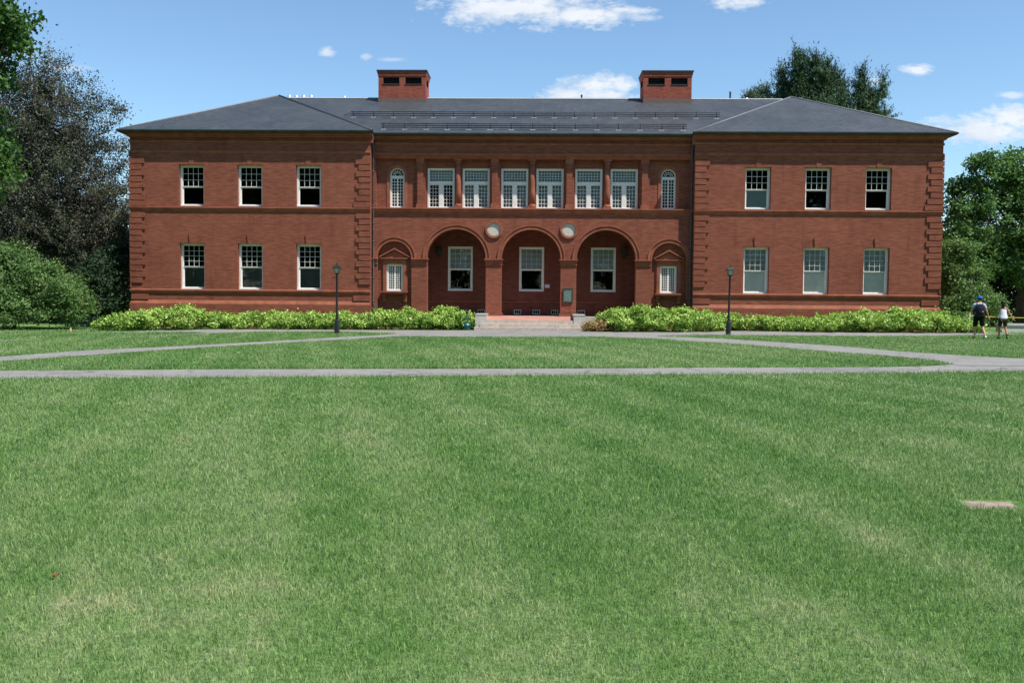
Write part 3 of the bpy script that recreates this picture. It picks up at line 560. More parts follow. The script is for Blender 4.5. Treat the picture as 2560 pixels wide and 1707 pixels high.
# interior: dark floor slabs and back walls behind the windows
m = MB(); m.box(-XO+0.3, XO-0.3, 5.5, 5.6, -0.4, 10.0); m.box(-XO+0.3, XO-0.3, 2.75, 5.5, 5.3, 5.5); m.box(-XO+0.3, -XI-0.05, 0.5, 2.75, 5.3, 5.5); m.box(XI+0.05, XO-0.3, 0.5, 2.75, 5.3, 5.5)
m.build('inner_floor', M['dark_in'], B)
def bar_grid(m, x0, x1, z0, z1, nx, nz, y0, y1, w, outer=None):
    if outer:
        m.box(x0, x0+outer, y0, y1, z0, z1); m.box(x1-outer, x1, y0, y1, z0, z1); m.box(x0+outer, x1-outer, y0, y1, z1-outer, z1); m.box(x0+outer, x1-outer, y0, y1, z0, z0+outer)
        x0 += outer; x1 -= outer; z0 += outer; z1 -= outer
    for i in range(1, nx): x = x0+(x1-x0)*i/nx; m.box(x-w/2, x+w/2, y0+0.004, y1-0.004, z0, z1)
    for j in range(1, nz):
        z = z0+(z1-z0)*j/nz
        for i in range(nx):
            a = x0+(x1-x0)*i/nx + (w/2 if i else 0); b = x0+(x1-x0)*(i+1)/nx - (w/2 if i < nx-1 else 0); m.box(a, b, y0+0.004, y1-0.004, z-w/2, z+w/2)
def pane(win, x0, x1, z0, z1, y):
    m = MB(); m.quad((x0, y, z0), (x1, y, z0), (x1, y, z1), (x0, y, z1)); m.build('pane', M['glass'], win)
def shade(win, mat, x0, x1, z0, z1, y):
    m = MB(); n = 9
    m.box(x0, x1, y, y+0.012, z0, z1); m.box(x0, x1, y-0.008, y+0.02, z0-0.03, z0-0.002); m.build('blind', mat, win)
def sash(xc, z0, z1, w, y, rows, rail, top_shade=None, low_shade=None, low_to=0.0, label=None, fr=0.085):
    x0, x1 = xc-w, xc+w; wn = MB()
    wn.box(x0, x0+fr, y-0.05, y+0.12, z0, z1); wn.box(x1-fr, x1, y-0.05, y+0.12, z0, z1); wn.box(x0+fr, x1-fr, y-0.05, y+0.12, z1-fr, z1)
    wn.box(x0-0.0, x1+0.0, y-0.10, y+0.12, z0-0.0, z0+0.075)
    win = wn.build('window', M['white'], B)
    if label: win['label'] = label
    zr = z0 + (z1-z0)*rail; a, b = x0+fr, x1-fr
    m = MB(); bar_grid(m, a, b, zr-0.02, z1-fr, 4, rows, y-0.012, y+0.03, 0.017, 0.034); m.build('sash', M['white'], win)
    m = MB(); bar_grid(m, a, b, z0+0.075, zr-0.022, 1, 1, y+0.034, y+0.072, 0.026, 0.05); m.build('sash', M['white'], win)
    pane(win, a+0.02, b-0.02, zr, z1-fr-0.02, y+0.012); pane(win, a+0.02, b-0.02, z0+0.1, zr-0.03, y+0.05)
    if top_shade: shade(win, top_shade, a, b, zr-0.05, z1-0.02, y+0.045)
    if low_shade: shade(win, low_shade, a, b, z0+0.115+(zr-z0)*low_to, zr-0.09, y+0.085)
    return win
# wing windows
for s in (-1, 1):
    for k in (-1, 0, 1):
        x = s*CX + k*CS
        if s < 0:
            sash(x, UZ0, UZ1, CW, 0.27, 3, 0.49)
            sash(x, LZ0, LZ1, CW, 0.27, 4, 0.50, None, M['blind_dim'], 0.05)
        else:
            sash(x, UZ0, UZ1, CW, 0.27, 3, 0.49, None, M['blind_grey'] if k == -1 else None)
            sash(x, LZ0, LZ1, CW, 0.27, 4, 0.50, M['blind_grey'], M['blind_light'], 0.0)
        # flat brick arch with keystone
        for z, up in ((LZ1, 1), (UZ1, 0)):
            m = MB(); h = 0.50 if up else 0.40; q = -0.055 if up else -0.03
            m.prism([(x-0.11, z+0.0), (x+0.11, z+0.0), (x+0.16, z+h), (x-0.16, z+h)], q, -0.001); m.build('keystone', M['brick'], B)
            for sd in (-1, 1):
              m = MB()
              for i in (range(-7, 0) if sd < 0 else range(1, 8)):
                a, b = (i-0.5)*0.085+math.copysign(0.075, i), (i+0.5)*0.085+math.copysign(0.075, i); e = 0.010
                m.prism([(x+a+e/2, z+0.002), (x+b-e/2, z+0.002), (x+b*1.18-e/2, z+h*0.8), (x+a*1.18+e/2, z+h*0.8)], -0.006, -0.001)
              m.build('flat_arch', M['brick'], B)
def sweep(m, path, normals, prof):
    """path: plan points; normals: outward offset direction per point (mitred); prof: [(offset, z)]"""
    rows = [[(p[0]+n[0]*o, p[1]+n[1]*o, z) for o, z in prof] for p, n in zip(path, normals)]
    for i in range(len(rows)-1):
        for j in range(len(prof)-1): m.quad(rows[i][j], rows[i+1][j], rows[i+1][j+1], rows[i][j+1])
    m.poly(rows[0]); m.poly(list(reversed(rows[-1])))
CORN = [(0.0,9.58),(0.04,9.60),(0.05,9.66),(0.05,9.69),(0.012,9.69),(0.012,9.865),(0.10,9.865),(0.12,9.90),(0.12,9.95),(0.20,9.955),(0.22,9.99),(0.22,10.03),(0.33,10.035),(0.0,10.035)]
GUT = [(0.0,10.037),(0.42,10.037),(0.50,10.08),(0.52,10.13),(0.52,10.17),(0.48,10.17),(0.38,10.14),(0.0,10.14)]
BAND = lambda z: [(0.0,z-0.24),(0.03,z-0.22),(0.03,z-0.17),(0.07,z-0.13),(0.07,z-0.085),(0.10,z-0.06),(0.10,z-0.015),(0.0,z)]
def runs(prof, name, mat, ya=13.5, inner=0.0, center=True, cprof=None, wings=True):
    for s in (-1, 1):
        if not wings: break
        m = MB(); path = [(s*(XI-inner), 0), (s*XO, 0), (s*XO, ya)]; nr = [(0, -1), (s, -1), (s, 0)]
        if s < 0: path.reverse(); nr.reverse()
        sweep(m, path, nr, prof); m.build(name, mat, B)
    if center:
        m = MB(); sweep(m, [(-XI+inner+0.002, YC), (XI-inner-0.002, YC)], [(0, -1), (0, -1)], cprof or prof); m.build(name, mat, B)
runs(CORN, 'cornice', M['terra'], inner=0.15)
runs(GUT, 'gutter', M['gutter'], inner=0.16, cprof=[(o, z-0.035) for o, z in GUT])
runs([(0.0,9.03),(0.03,9.05),(0.05,9.10),(0.05,9.17),(0.0,9.19)], 'string_course', M['terra'], center=False)
runs(BAND(6.25), 'string_course', M['terra'], center=False)
runs([(0.0,1.72),(0.03,1.74),(0.05,1.80),(0.09,1.86),(0.09,1.925),(0.0,1.95)], 'string_course', M['terra'], center=False)
for s, x0, x1, y in ((-1, -XO+0.02, -XI-0.02, 0), (1, XI+0.02, XO-0.02, 0), (0, -XI+0.2, XI-0.2, YC)):
    m = MB(); n = int((x1-x0)/0.125)
    for i in range(n): a = x0+(x1-x0)*(i+0.25)/n; m.box(a, a+0.062, y-0.075, y-0.014, 9.70, 9.86)
    m.build('dentils', M['brick'], B)
# quoins
def quoins(xedge, dirx):
    m = MB()
    def blk(z0, z1, w):
        a, b = sorted((xedge, xedge+dirx*w)); m.box(a, b, -0.060, -0.001, z0, z1)
    z = 6.30; i = 0
    ws = [0.87, 0.76, 0.60]
    blk(6.27, 6.27+0.285, 0.87); z = 6.60; i = 0
    while z+0.27 < 9.02: blk(z, z+0.272, 0.76 if i % 2 == 0 else 0.60); z += 0.317; i += 1
    m.build('quoins', M['brick'], B); m = MB()
    z = 5.69; i = 0
    while z > 1.98: blk(z, z+0.268, 0.76 if i % 2 == 0 else 0.60); z -= 0.3115; i += 1
    m.build('quoins', M['brick'], B); m = MB()
    blk(1.40, 1.69, 0.90)
    m.build('quoins', M['brick'], B)
quoins(-XO, 1); quoins(-XI, -1); quoins(XI, 1); quoins(XO, -1)
# returns of the quoins on the outer sides
for s in (-1, 1):
    m = MB(); z = 1.40
    for j in range(24):
        zz = 1.99+0.3115*j
        if zz > 9: break
        if 5.9 < zz+0.27 < 6.3: continue
        m.box(*sorted((s*(XO+0.001), s*(XO+0.060))), -0.060, 0.55 if j % 2 else 0.4, zz, zz+0.268)
    m.build('quoins', M['brick'], B)
# ---- centre, ground floor: piers, arches, niches
SPR = 3.67; AX = [-3.94, 0.0, 3.94]; AR = 1.555; NX = [-7.22, 7.22]; NR = 0.90; DEP = 0.55; Z0C = 0.0; ZTOP = 6.02
def arch_wall():
    m = MB(); N = 28; ops = [(x, AR, DEP) for x in AX] + [(x, NR, 0.20) for x in NX]; ops.sort()
    x = -XI
    for cx, r, dp in ops:
        m.quad((x, YC, -0.5), (cx-r, YC, -0.5), (cx-r, YC, ZTOP), (x, YC, ZTOP))
        pts = [(cx-r*math.cos(PI*i/N), SPR+r*math.sin(PI*i/N)) for i in range(N+1)]
        for i in range(N):
            a, b = pts[i], pts[i+1]
            m.quad((a[0], YC, a[1]), (b[0], YC, b[1]), (b[0], YC, ZTOP), (a[0], YC, ZTOP))
            m.quad((a[0], YC, a[1]), (a[0], YC+dp, a[1]), (b[0], YC+dp, b[1]), (b[0], YC, b[1]))
        for sx in (cx-r, cx+r): m.quad((sx, YC, -0.5), (sx, YC+dp, -0.5), (sx, YC+dp, SPR), (sx, YC, SPR))
        x = cx+r
    m.quad((x, YC, -0.5), (XI, YC, -0.5), (XI, YC, ZTOP), (x, YC, ZTOP))
    m.quad((-XI, YC, ZTOP), (XI, YC, ZTOP), (XI, 1.0, ZTOP), (-XI, 1.0, ZTOP))
    # inner face of the arcade wall
    x = -5.9
    for cx in AX:
        m.quad((x, YC+DEP, 0.2), (cx-AR, YC+DEP, 0.2), (cx-AR, YC+DEP, 5.75), (x, YC+DEP, 5.75))
        pts = [(cx-AR*math.cos(PI*i/N), SPR+AR*math.sin(PI*i/N)) for i in range(N+1)]
        for i in range(N): a, b = pts[i], pts[i+1]; m.quad((a[0], YC+DEP, a[1]), (b[0], YC+DEP, b[1]), (b[0], YC+DEP, 5.75), (a[0], YC+DEP, 5.75))
        x = cx+AR
    m.quad((x, YC+DEP, 0.2), (5.9, YC+DEP, 0.2), (5.9, YC+DEP, 5.75), (x, YC+DEP, 5.75))
    return m.build('arcade_wall', M['brick'], B)
arch_wall()
def arc_band(m, cx, r0, r1, y0, y1, a0=0, a1=PI, N=36, z=SPR):
    P = [(math.cos(a0+(a1-a0)*i/N), math.sin(a0+(a1-a0)*i/N)) for i in range(N+1)]
    for i in range(N):
        (c, s_), (c2, s2) = P[i], P[i+1]
        f = lambda r, cc, ss, y: (cx+r*cc, y, z+r*ss)
        m.quad(f(r0, c, s_, y0), f(r1, c, s_, y0), f(r1, c2, s2, y0), f(r0, c2, s2, y0), True)
        m.quad(f(r1, c, s_, y0), f(r1, c, s_, y1), f(r1, c2, s2, y1), f(r1, c2, s2, y0), True)
        m.quad(f(r0, c2, s2, y0), f(r0, c2, s2, y1), f(r0, c, s_, y1), f(r0, c, s_, y0), True)
for cx, r in [(x, AR) for x in AX] + [(x, NR) for x in NX]:
    m = MB(); arc_band(m, cx, r-0.006, r+0.07, YC-0.045, YC+0.10); arc_band(m, cx, r+0.071, r+0.17, YC-0.025, YC+0.001); arc_band(m, cx, r+0.171, r+0.225, YC-0.08, YC+0.001)
    m.build('archivolt', M['terra'], B)
def impost(x0, x1, capL=0.06, capR=0.06, back=0.25):
    m = MB(); a = YC-0.003
    for (o, z0, z1) in ((0.15, 3.615, 3.67), (0.11, 3.57, 3.615), (0.05, 3.48, 3.57), (0.02, 3.40, 3.48), (0.05, 3.345, 3.40)):
        k = o/0.12
        m.box(x0-capL*k, x1+capR*k, YC-o, YC+back, z0, z1-0.001)
    m.build('impost', M['terra'], B)
impost(-2.385, -1.555, back=DEP+0.05); impost(1.555, 2.385, back=DEP+0.05); impost(-6.32, -5.495, 0.0, 0.06); impost(5.495, 6.32, 0.06, 0.0); impost(-8.405, -8.12, 0, 0.03, 0.18); impost(8.12, 8.405, 0.03, 0, 0.18)
for x0, x1 in ((-2.385, -1.555), (1.555, 2.385), (-6.32, -5.495), (5.495, 6.32)):
    m = MB(); m.box(x0-0.07, x1+0.07, YC-0.07, YC+DEP+0.02, 0.2, 0.80); m.box(x0-0.04, x1+0.04, YC-0.04, YC+DEP+0.01, 0.80, 0.85); m.build('pier_base', M['brick'], B)
# porch inside
PB = 2.50; PW = [-3.90, 0.02, 3.95]; PH = 0.683; PZ0, PZ1 = 2.0, 4.42
m = MB(); wall_rects(m, -5.9, 5.9, 0.2, 5.75, PB, [(x-PH, x+PH, PZ0, PZ1) for x in PW] + [(x-0.2, x+0.2, 0.73, 0.985) for x in (-2.73, -0.73, 0.31, 1.31, 2.77)], 0.22)
for s in (-1, 1): m.quad((s*5.9, YC+DEP, 0.2), (s*5.9, PB, 0.2), (s*5.9, PB, 5.75), (s*5.9, YC+DEP, 5.75))
m.build('porch_wall', M['brick_shade'], B)
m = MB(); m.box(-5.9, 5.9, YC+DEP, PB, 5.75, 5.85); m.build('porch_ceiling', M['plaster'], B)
m = MB(); m.quad((-5.9, YC+0.02, 0.64), (5.9, YC+0.02, 0.64), (5.9, PB+0.1, 0.66), (-5.9, PB+0.1, 0.66)); m.quad((-5.9, YC+0.02, 0.3), (5.9, YC+0.02, 0.3), (5.9, YC+0.02, 0.64), (-5.9, YC+0.02, 0.64)); m.build('porch_floor', M['step'], B)
m = MB(); m.box(-5.88, 5.88, PB-0.05, PB-0.002, 1.39, 1.44); m.build('dado_rail', M['terra'], B)
for i, x in enumerate(PW): sash(x, PZ0, PZ1, PH, PB+0.08, 4, 0.50, M['blind_grey'], None)
for x in (-2.73, -0.73, 0.31, 1.31, 2.77):
    m = MB(); bar_grid(m, x-0.2, x+0.2, 0.73, 0.985, 3, 1, PB+0.02, PB+0.07, 0.015, 0.03); v = m.build('vent_window', M['white'], B); pane(v, x-0.18, x+0.18, 0.75, 0.97, PB+0.05)
for s in (-1, 1):
    m = MB(); x = s*5.05; m.box(x-0.13, x+0.13, PB-0.20, PB-0.02, 3.95, 4.28); m.prism([(x-0.17, 4.29), (x+0.17, 4.29), (x, 4.42)], PB-0.24, PB-0.01); m.box(x-0.03, x+0.03, PB-0.05, PB-0.001, 3.80, 3.94)
    m.build('wall_lantern', M['black'], B)
# niches with the small pedimented windows
for s, nx in zip((-1, 1), NX):
    yb = YC+0.20; m = MB(); xw = nx+0.04*(-s)*0
    wx0, wx1, wz0, wz1 = xw-0.443, xw+0.443, 1.935, 3.367
    wall_rects(m, nx-NR-0.01, nx+NR+0.01, -0.5, 4.65, yb, [(wx0, wx1, wz0, wz1)], 0.2); m.build('niche_wall', M['brick'], B)
    m = MB()
    m.box(wx0-0.17, wx0, yb-0.09, yb+0.02, wz0, wz1); m.box(wx1, wx1+0.17, yb-0.09, yb+0.02, wz0, wz1); m.box(wx0-0.17, wx1+0.17, yb-0.09, yb+0.02, wz1+0.001, wz1+0.26)
    m.box(wx0-0.24, wx0-0.171, yb-0.04, yb+0.02, wz0, wz1+0.1); m.box(wx1+0.171, wx1+0.24, yb-0.04, yb+0.02, wz0, wz1+0.1)
    m.build('window_surround', M['terra'], B)
    m = MB(); zb = 3.64
    m.box(xw-0.72, xw+0.72, yb-0.20, yb+0.01, zb, zb+0.05); m.box(xw-0.66, xw+0.66, yb-0.13, yb+0.01, zb-0.04, zb-0.001)
    m.prism([(xw-0.70, zb+0.051), (xw+0.70, zb+0.051), (xw, zb+0.46)], yb-0.10, yb+0.01)
    for q in (-1, 1):
        p = [(xw+q*0.80, zb+0.06), (xw+q*0.80, zb+0.12), (xw, zb+0.58), (xw, zb+0.49)]
        if q < 0: p = [p[0], p[3], p[2], p[1]]
        m.prism(p if q < 0 else [p[0], p[1], p[2], p[3]], yb-0.22, yb+0.01)
    m.build('pediment', M['terra'], B)
    m = MB(); m.box(xw-0.71, xw+0.71, yb-0.32, yb+0.01, 1.86, 1.93); m.box(xw-0.66, xw+0.66, yb-0.27, yb+0.01, 1.78, 1.859); m.build('window_sill', M['terra'], B)
    for q in (-0.545, 0.545):
        m = MB()
        m.tube([(xw+q-0.09, yb-0.16, 1.70), (xw+q+0.09, yb-0.16, 1.70)], 0.075, 12); m.box(xw+q-0.085, xw+q+0.085, yb-0.16, yb, 1.62, 1.775); m.box(xw+q-0.09, xw+q+0.09, yb-0.10, yb, 1.42, 1.65); m.tube([(xw+q-0.09, yb-0.05, 1.40), (xw+q+0.09, yb-0.05, 1.40)], 0.05, 10)
        m.build('bracket', M['terra'], B)
    m = MB(); y = yb+0.05; m.box(wx0, wx0+0.07, y-0.03, y+0.1, wz0, wz1); m.box(wx1-0.07, wx1, y-0.03, y+0.1, wz0, wz1); m.box(wx0+0.07, wx1-0.07, y-0.03, y+0.1, wz1-0.07, wz1); m.box(wx0+0.07, wx1-0.07, y-0.05, y+0.1, wz0, wz0+0.07)
    win = m.build('window', M['white'], B)
    for q in (-1, 1):
        a, b = (wx0+0.072, xw-0.002) if q < 0 else (xw+0.002, wx1-0.072)
        m = MB(); bar_grid(m, a, b, wz0+0.072, wz1-0.072, 3, 10, y, y+0.03, 0.024, 0.05); m.build('sash', M['white'], win); pane(win, a+0.02, b-0.02, wz0+0.09, wz1-0.09, y+0.02)
# band above the arches
m = MB(); sweep(m, [(-XI+0.002, YC), (XI-0.002, YC)], [(0, -1), (0, -1)], [(0.0,6.0),(0.03,6.02),(0.03,6.10),(0.10,6.14),(0.12,6.15),(0.12,6.18),(0.09,6.19),(0.13,6.23),(0.15,6.25),(0.15,6.31),(-0.55,6.33)]); m.build('string_course', M['terra'], B)
# medallions
for x in (-1.965, 1.965):
    m = MB(); arc_band(m, x, 0.362, 0.455, YC-0.085, YC+0.0, 0, 2*PI, 44, 5.205); arc_band(m, x, 0.456, 0.475, YC-0.04, YC+0.0, 0, 2*PI, 44, 5.205); md = m.build('medallion', M['terra'], B)
    m = MB(); m.poly([(x+0.39*math.cos(t), YC-0.004, 5.205+0.39*math.sin(t)) for t in [2*PI*i/44 for i in range(44)]]); arc_band(m, x, 0.30, 0.315, YC-0.014, YC-0.003, 0, 2*PI, 44, 5.205); m.build('medallion_disc', M['cream'], md)
# ---- centre, upper floor: recessed colonnade
YU = 0.80; YG = 0.98
CW6 = [-4.81, -2.95, -0.91, 0.955, 3.00, 4.865]; HW = 0.718; CZ0, CZ1 = 6.335, 8.455
m = MB(); wall_rects(m, -6.05, 6.07, 6.3, 9.0, YG-0.10, [(x-HW, x+HW, CZ0, CZ1) for x in CW6], 0.12); m.build('upper_wall', M['brick'], B)
ARW = 0.394; ASP = 8.06
for s, ax in ((-1, -7.125), (1, 7.18)):
    m = MB(); N = 20; x0, x1 = (-XI, -6.05) if s < 0 else (6.07, XI); y = YU-0.04; r = ARW+0.10
    m.quad((x0, y, 6.3), (ax-r, y, 6.3), (ax-r, y, 9.0), (x0, y, 9.0)); m.quad((ax+r, y, 6.3), (x1, y, 6.3), (x1, y, 9.0), (ax+r, y, 9.0))
    pts = [(ax-r*math.cos(PI*i/N), ASP+r*math.sin(PI*i/N)) for i in range(N+1)]
    for i in range(N):
        a, b = pts[i], pts[i+1]; m.quad((a[0], y, a[1]), (b[0], y, b[1]), (b[0], y, 9.0), (a[0], y, 9.0)); m.quad((a[0], y, a[1]), (a[0], y+0.2, a[1]), (b[0], y+0.2, b[1]), (b[0], y, b[1]))
    for sx in (ax-r, ax+r): m.quad((sx, y, 6.3), (sx, y+0.2, 6.3), (sx, y+0.2, ASP), (sx, y, ASP))
    xe = -6.05 if s < 0 else 6.07; m.quad((xe, y, 6.3), (xe, y+0.2, 6.3), (xe, y+0.2, 9.0), (xe, y, 9.0))
    m.build('upper_wall', M['brick'], B)
    m = MB(); arc_band(m, ax, ARW-0.005, r+0.05, y-0.03, y+0.12, z=ASP)
    for q in (-1, 1): m.box(*sorted((ax+q*(ARW-0.005), ax+q*(r+0.05))), y-0.03, y+0.12, 6.33, ASP)
    m.build('arched_surround', M['terra'], B)
    m = MB(); yy = y+0.14; arc_band(m, ax, ARW-0.075, ARW, yy-0.03, yy+0.08, z=ASP)
    m.box(ax-ARW, ax-ARW+0.075, yy-0.03, yy+0.08, 6.33, ASP); m.box(ax+ARW-0.075, ax+ARW, yy-0.03, yy+0.08, 6.33, ASP); m.box(ax-ARW+0.075, ax+ARW-0.075, yy-0.04, yy+0.08, 6.33, 6.40); m.box(ax-ARW+0.075, ax+ARW-0.075, yy-0.03, yy+0.06, ASP-0.14, ASP-0.02)
    win = m.build('arched_window', M['white'], B)
    m = MB(); ri = ARW-0.075
    for k in range(1, 6):
        t = PI*k/6; m.tube([(ax+0.12*math.cos(t), yy+0.02, ASP+0.12*math.sin(t)), (ax+ri*math.cos(t), yy+0.02, ASP+ri*math.sin(t))], 0.013, 5)
    arc_band(m, ax, 0.115, 0.14, yy+0.005, yy+0.035, z=ASP, N=16); arc_band(m, ax, 0.21, 0.232, yy+0.005, yy+0.035, z=ASP, N=16); m.build('fanlight', M['white'], win)
    for q in (-1, 1):
        a, b = (ax-ARW+0.077, ax-0.002) if q < 0 else (ax+0.002, ax+ARW-0.077)
        m = MB(); bar_grid(m, a, b, 6.402, ASP-0.142, 2, 9, yy, yy+0.035, 0.026, 0.035); m.build('sash', M['white'], win); pane(win, a+0.01, b-0.01, 6.42, ASP-0.15, yy+0.02)
    m = MB(); m.poly([(ax+ri*math.cos(PI*i/20), yy+0.024, ASP+ri*math.sin(PI*i/20)) for i in range(21)]); m.build('pane', M['glass'], win)
for i, x in enumerate(CW6):
    y = YG; m = MB(); fr = 0.095
    m.box(x-HW, x-HW+fr, y-0.05, y+0.10, CZ0, CZ1); m.box(x+HW-fr, x+HW, y-0.05, y+0.10, CZ0, CZ1); m.box(x-HW+fr, x+HW-fr, y-0.05, y+0.10, CZ1-fr, CZ1); m.box(x-HW+fr, x+HW-fr, y-0.07, y+0.10, CZ0, CZ0+0.07)
    m.box(x-HW+fr, x+HW-fr, y-0.04, y+0.08, 7.60, 7.76); m.box(x-0.11, x+0.11, y-0.045, y+0.08, CZ0+0.071, 7.599)
    win = m.build('window', M['white'], B)
    m = MB(); bar_grid(m, x-HW+fr, x+HW-fr, 7.761, CZ1-fr-0.001, 8, 4, y, y+0.03, 0.017, 0.02); m.build('transom_light', M['white'], win); pane(win, x-HW+fr+0.01, x+HW-fr-0.01, 7.77, CZ1-fr-0.01, y+0.02)
    for q in (-1, 1):
        a, b = (x-HW+fr+0.001, x-0.111) if q < 0 else (x+0.111, x+HW-fr-0.001)
        m = MB(); bar_grid(m, a, b, CZ0+0.072, 7.598, 3, 6, y, y+0.035, 0.020, 0.03); m.build('sash', M['white'], win); pane(win, a+0.01, b-0.01, CZ0+0.09, 7.58, y+0.018)
    shade(win, M['curtain'], x-HW+fr, x+HW-fr, 7.66 if i == 0 else CZ0+0.12, CZ1-0.03, y+0.14)
for i, x in enumerate((-5.875, -1.95, 1.97, 5.915)):
    m = MB(); w = 0.155; m.box(x-w, x+w, YC+0.12, YG-0.10, 6.33, 8.89); m.box(x+w+0.001, x+w+0.10, YC+0.20, YG-0.10, 6.33, 8.88); m.box(x-w-0.10, x-w-0.001, YC+0.20, YG-0.10, 6.33, 8.88); pl = m.build('pilaster', M['brick'], B)
    m = MB(); m.box(x-w-0.06, x+w+0.06, YC+0.055, YC+0.30, 6.332, 6.50); m.box(x-w-0.035, x+w+0.035, YC+0.08, YC+0.28, 6.501, 6.56); m.build('pilaster_base', M['terra'], pl)
    m = MB(); m.box(x-w-0.05, x+w+0.05, YC+0.07, YC+0.30, 8.70, 8.895); m.box(x-w-0.02, x+w+0.02, YC+0.10, YC+0.28, 8.62, 8.699); m.build('pilaster_capital', M['terra'], pl)
for x in (-3.885, 0.02, 3.96):
    yy = YC+0.285; m = MB(); m.lathe([(0.150, 6.55), (0.152, 7.2), (0.146, 7.8), (0.132, 8.66)], x, yy, 28); c = m.build('column', M['terra'], B)
    m = MB(); m.box(x-0.21, x+0.21, yy-0.21, yy+0.15, 6.332, 6.43); m.lathe([(0.19, 6.43), (0.205, 6.455), (0.19, 6.49), (0.165, 6.50), (0.178, 6.53), (0.15, 6.56)], x, yy, 24); m.build('column_base', M['terra'], c)
    m = MB(); m.lathe([(0.133, 8.64), (0.16, 8.67), (0.14, 8.69), (0.145, 8.73), (0.20, 8.80)], x, yy, 24); m.box(x-0.21, x+0.21, yy-0.21, yy+0.15, 8.80, 8.895); m.build('column_capital', M['terra'], c)
m = MB(); m.box(-XI+0.001, XI-0.001, YC+0.10, YG-0.1, 8.90, 9.9); m.build('entablature', M['brick'], B)
m = MB(); m.box(-XI+0.001, XI-0.001, YC+0.0, YC+0.099, 9.10, 10.0)
m.build('frieze', M['brick'], B)
m = MB(); sweep(m, [(-XI+0.002, YC+0.1), (XI-0.002, YC+0.1)], [(0, -1), (0, -1)], [(0.0,8.895),(0.03,8.90),(0.03,8.97),(0.06,8.98),(0.06,9.04),(0.13,9.08),(0.15,9.10),(0.15,9.165),(0.09,9.18)]); m.build('string_course', M['terra'], B)
# corner strips beside the downspouts
for s in (-1, 1):
    m = MB(); m.box(*sorted((s*(XI-0.002), s*(XI-0.20))), YC+0.10, YU, 6.33, 8.90); m.build('corner_strip', M['brick'], B)
# downspouts
for s, xt in ((-1, -8.33), (1, 8.30)):
    m = MB(); y = YC-0.09; x = s*(XI-0.085)
    m.tube([(x, y-0.25, 9.97), (x, y-0.25, 9.8), (x, y, 9.45), (x, y, 1.25), (x+(-s)*0.13, y-0.03, 0.95), (x+(-s)*0.14, y-0.03, 0.1)], 0.048, 10)
    for z in (9.2, 8.2, 7.35, 6.4, 5.5, 4.55, 3.6, 2.6, 1.4): m.tube([(x, y, z-0.03), (x, y, z+0.03)], 0.062, 10)
    m.box(x-0.11, x+0.11, y-0.36, y-0.12, 9.80, 10.0)
    m.build('downspout', M['pipe'], B)
# ---- roof
EZ = 10.155; PK = 13.40; PX = 14.95; PY = 6.10; RY = 6.65; EX = 21.48; IX = 8.22
m = MB()
for s in (-1, 1):
    a = (s*EX, -0.50, EZ); b = (s*IX, -0.50, EZ); p = (s*PX, PY, PK); p2 = (s*PX, 8.4, PK); a2 = (s*EX, 14.4, EZ); bb = (s*IX, 0.02, EZ-0.03); rl = (s*(PX-0.05), RY, PK-0.04)
    m.poly((a, b, p) if s < 0 else (b, a, p)); m.poly((a, p, p2, a2)); m.poly((b, bb, rl, p)); m.poly((a2, p2, (s*PX, 14.4, EZ)))
m.poly(((-IX, 0.02, EZ-0.03), (IX, 0.02, EZ-0.03), (PX-0.05, RY, PK-0.04), (-PX+0.05, RY, PK-0.04)))
m.poly(((-PX, 8.4, PK-0.04), (PX, 8.4, PK-0.04), (PX, 14.4, EZ-0.03), (-PX, 14.4, EZ-0.03)))
roof = m.build('roof', M['slate'], B)
m = MB(); m.box(-PX+0.3, PX-0.3, RY+0.0, RY+0.16, PK-0.06, PK+0.035); m.quad((-PX+0.2, RY+0.16, PK-0.03), (PX-0.2, RY+0.16, PK-0.03), (PX-0.2, 8.4, PK-0.03), (-PX+0.2, 8.4, PK-0.03)); m.build('ridge_coping', M['membrane'], roof)
m = MB(); m.box(-PX+0.3, PX-0.3, RY-0.05, RY-0.002, PK-0.10, PK-0.025); m.build('ridge_flashing', M['darkmetal'], roof)
def cap(name, a, b, r, mat):
    m = MB(); m.tube([a, b], r, 8); m.build(name, mat, roof)
for s in (-1, 1):
    cap('hip_cap', (s*EX, -0.50, EZ), (s*PX, PY, PK), 0.055, M['lead'])
    cap('hip_cap', (s*IX, -0.48, EZ), (s*PX, PY, PK+0.0), 0.06 if s < 0 else 0.035, M['darkmetal'] if s < 0 else M['lead'])
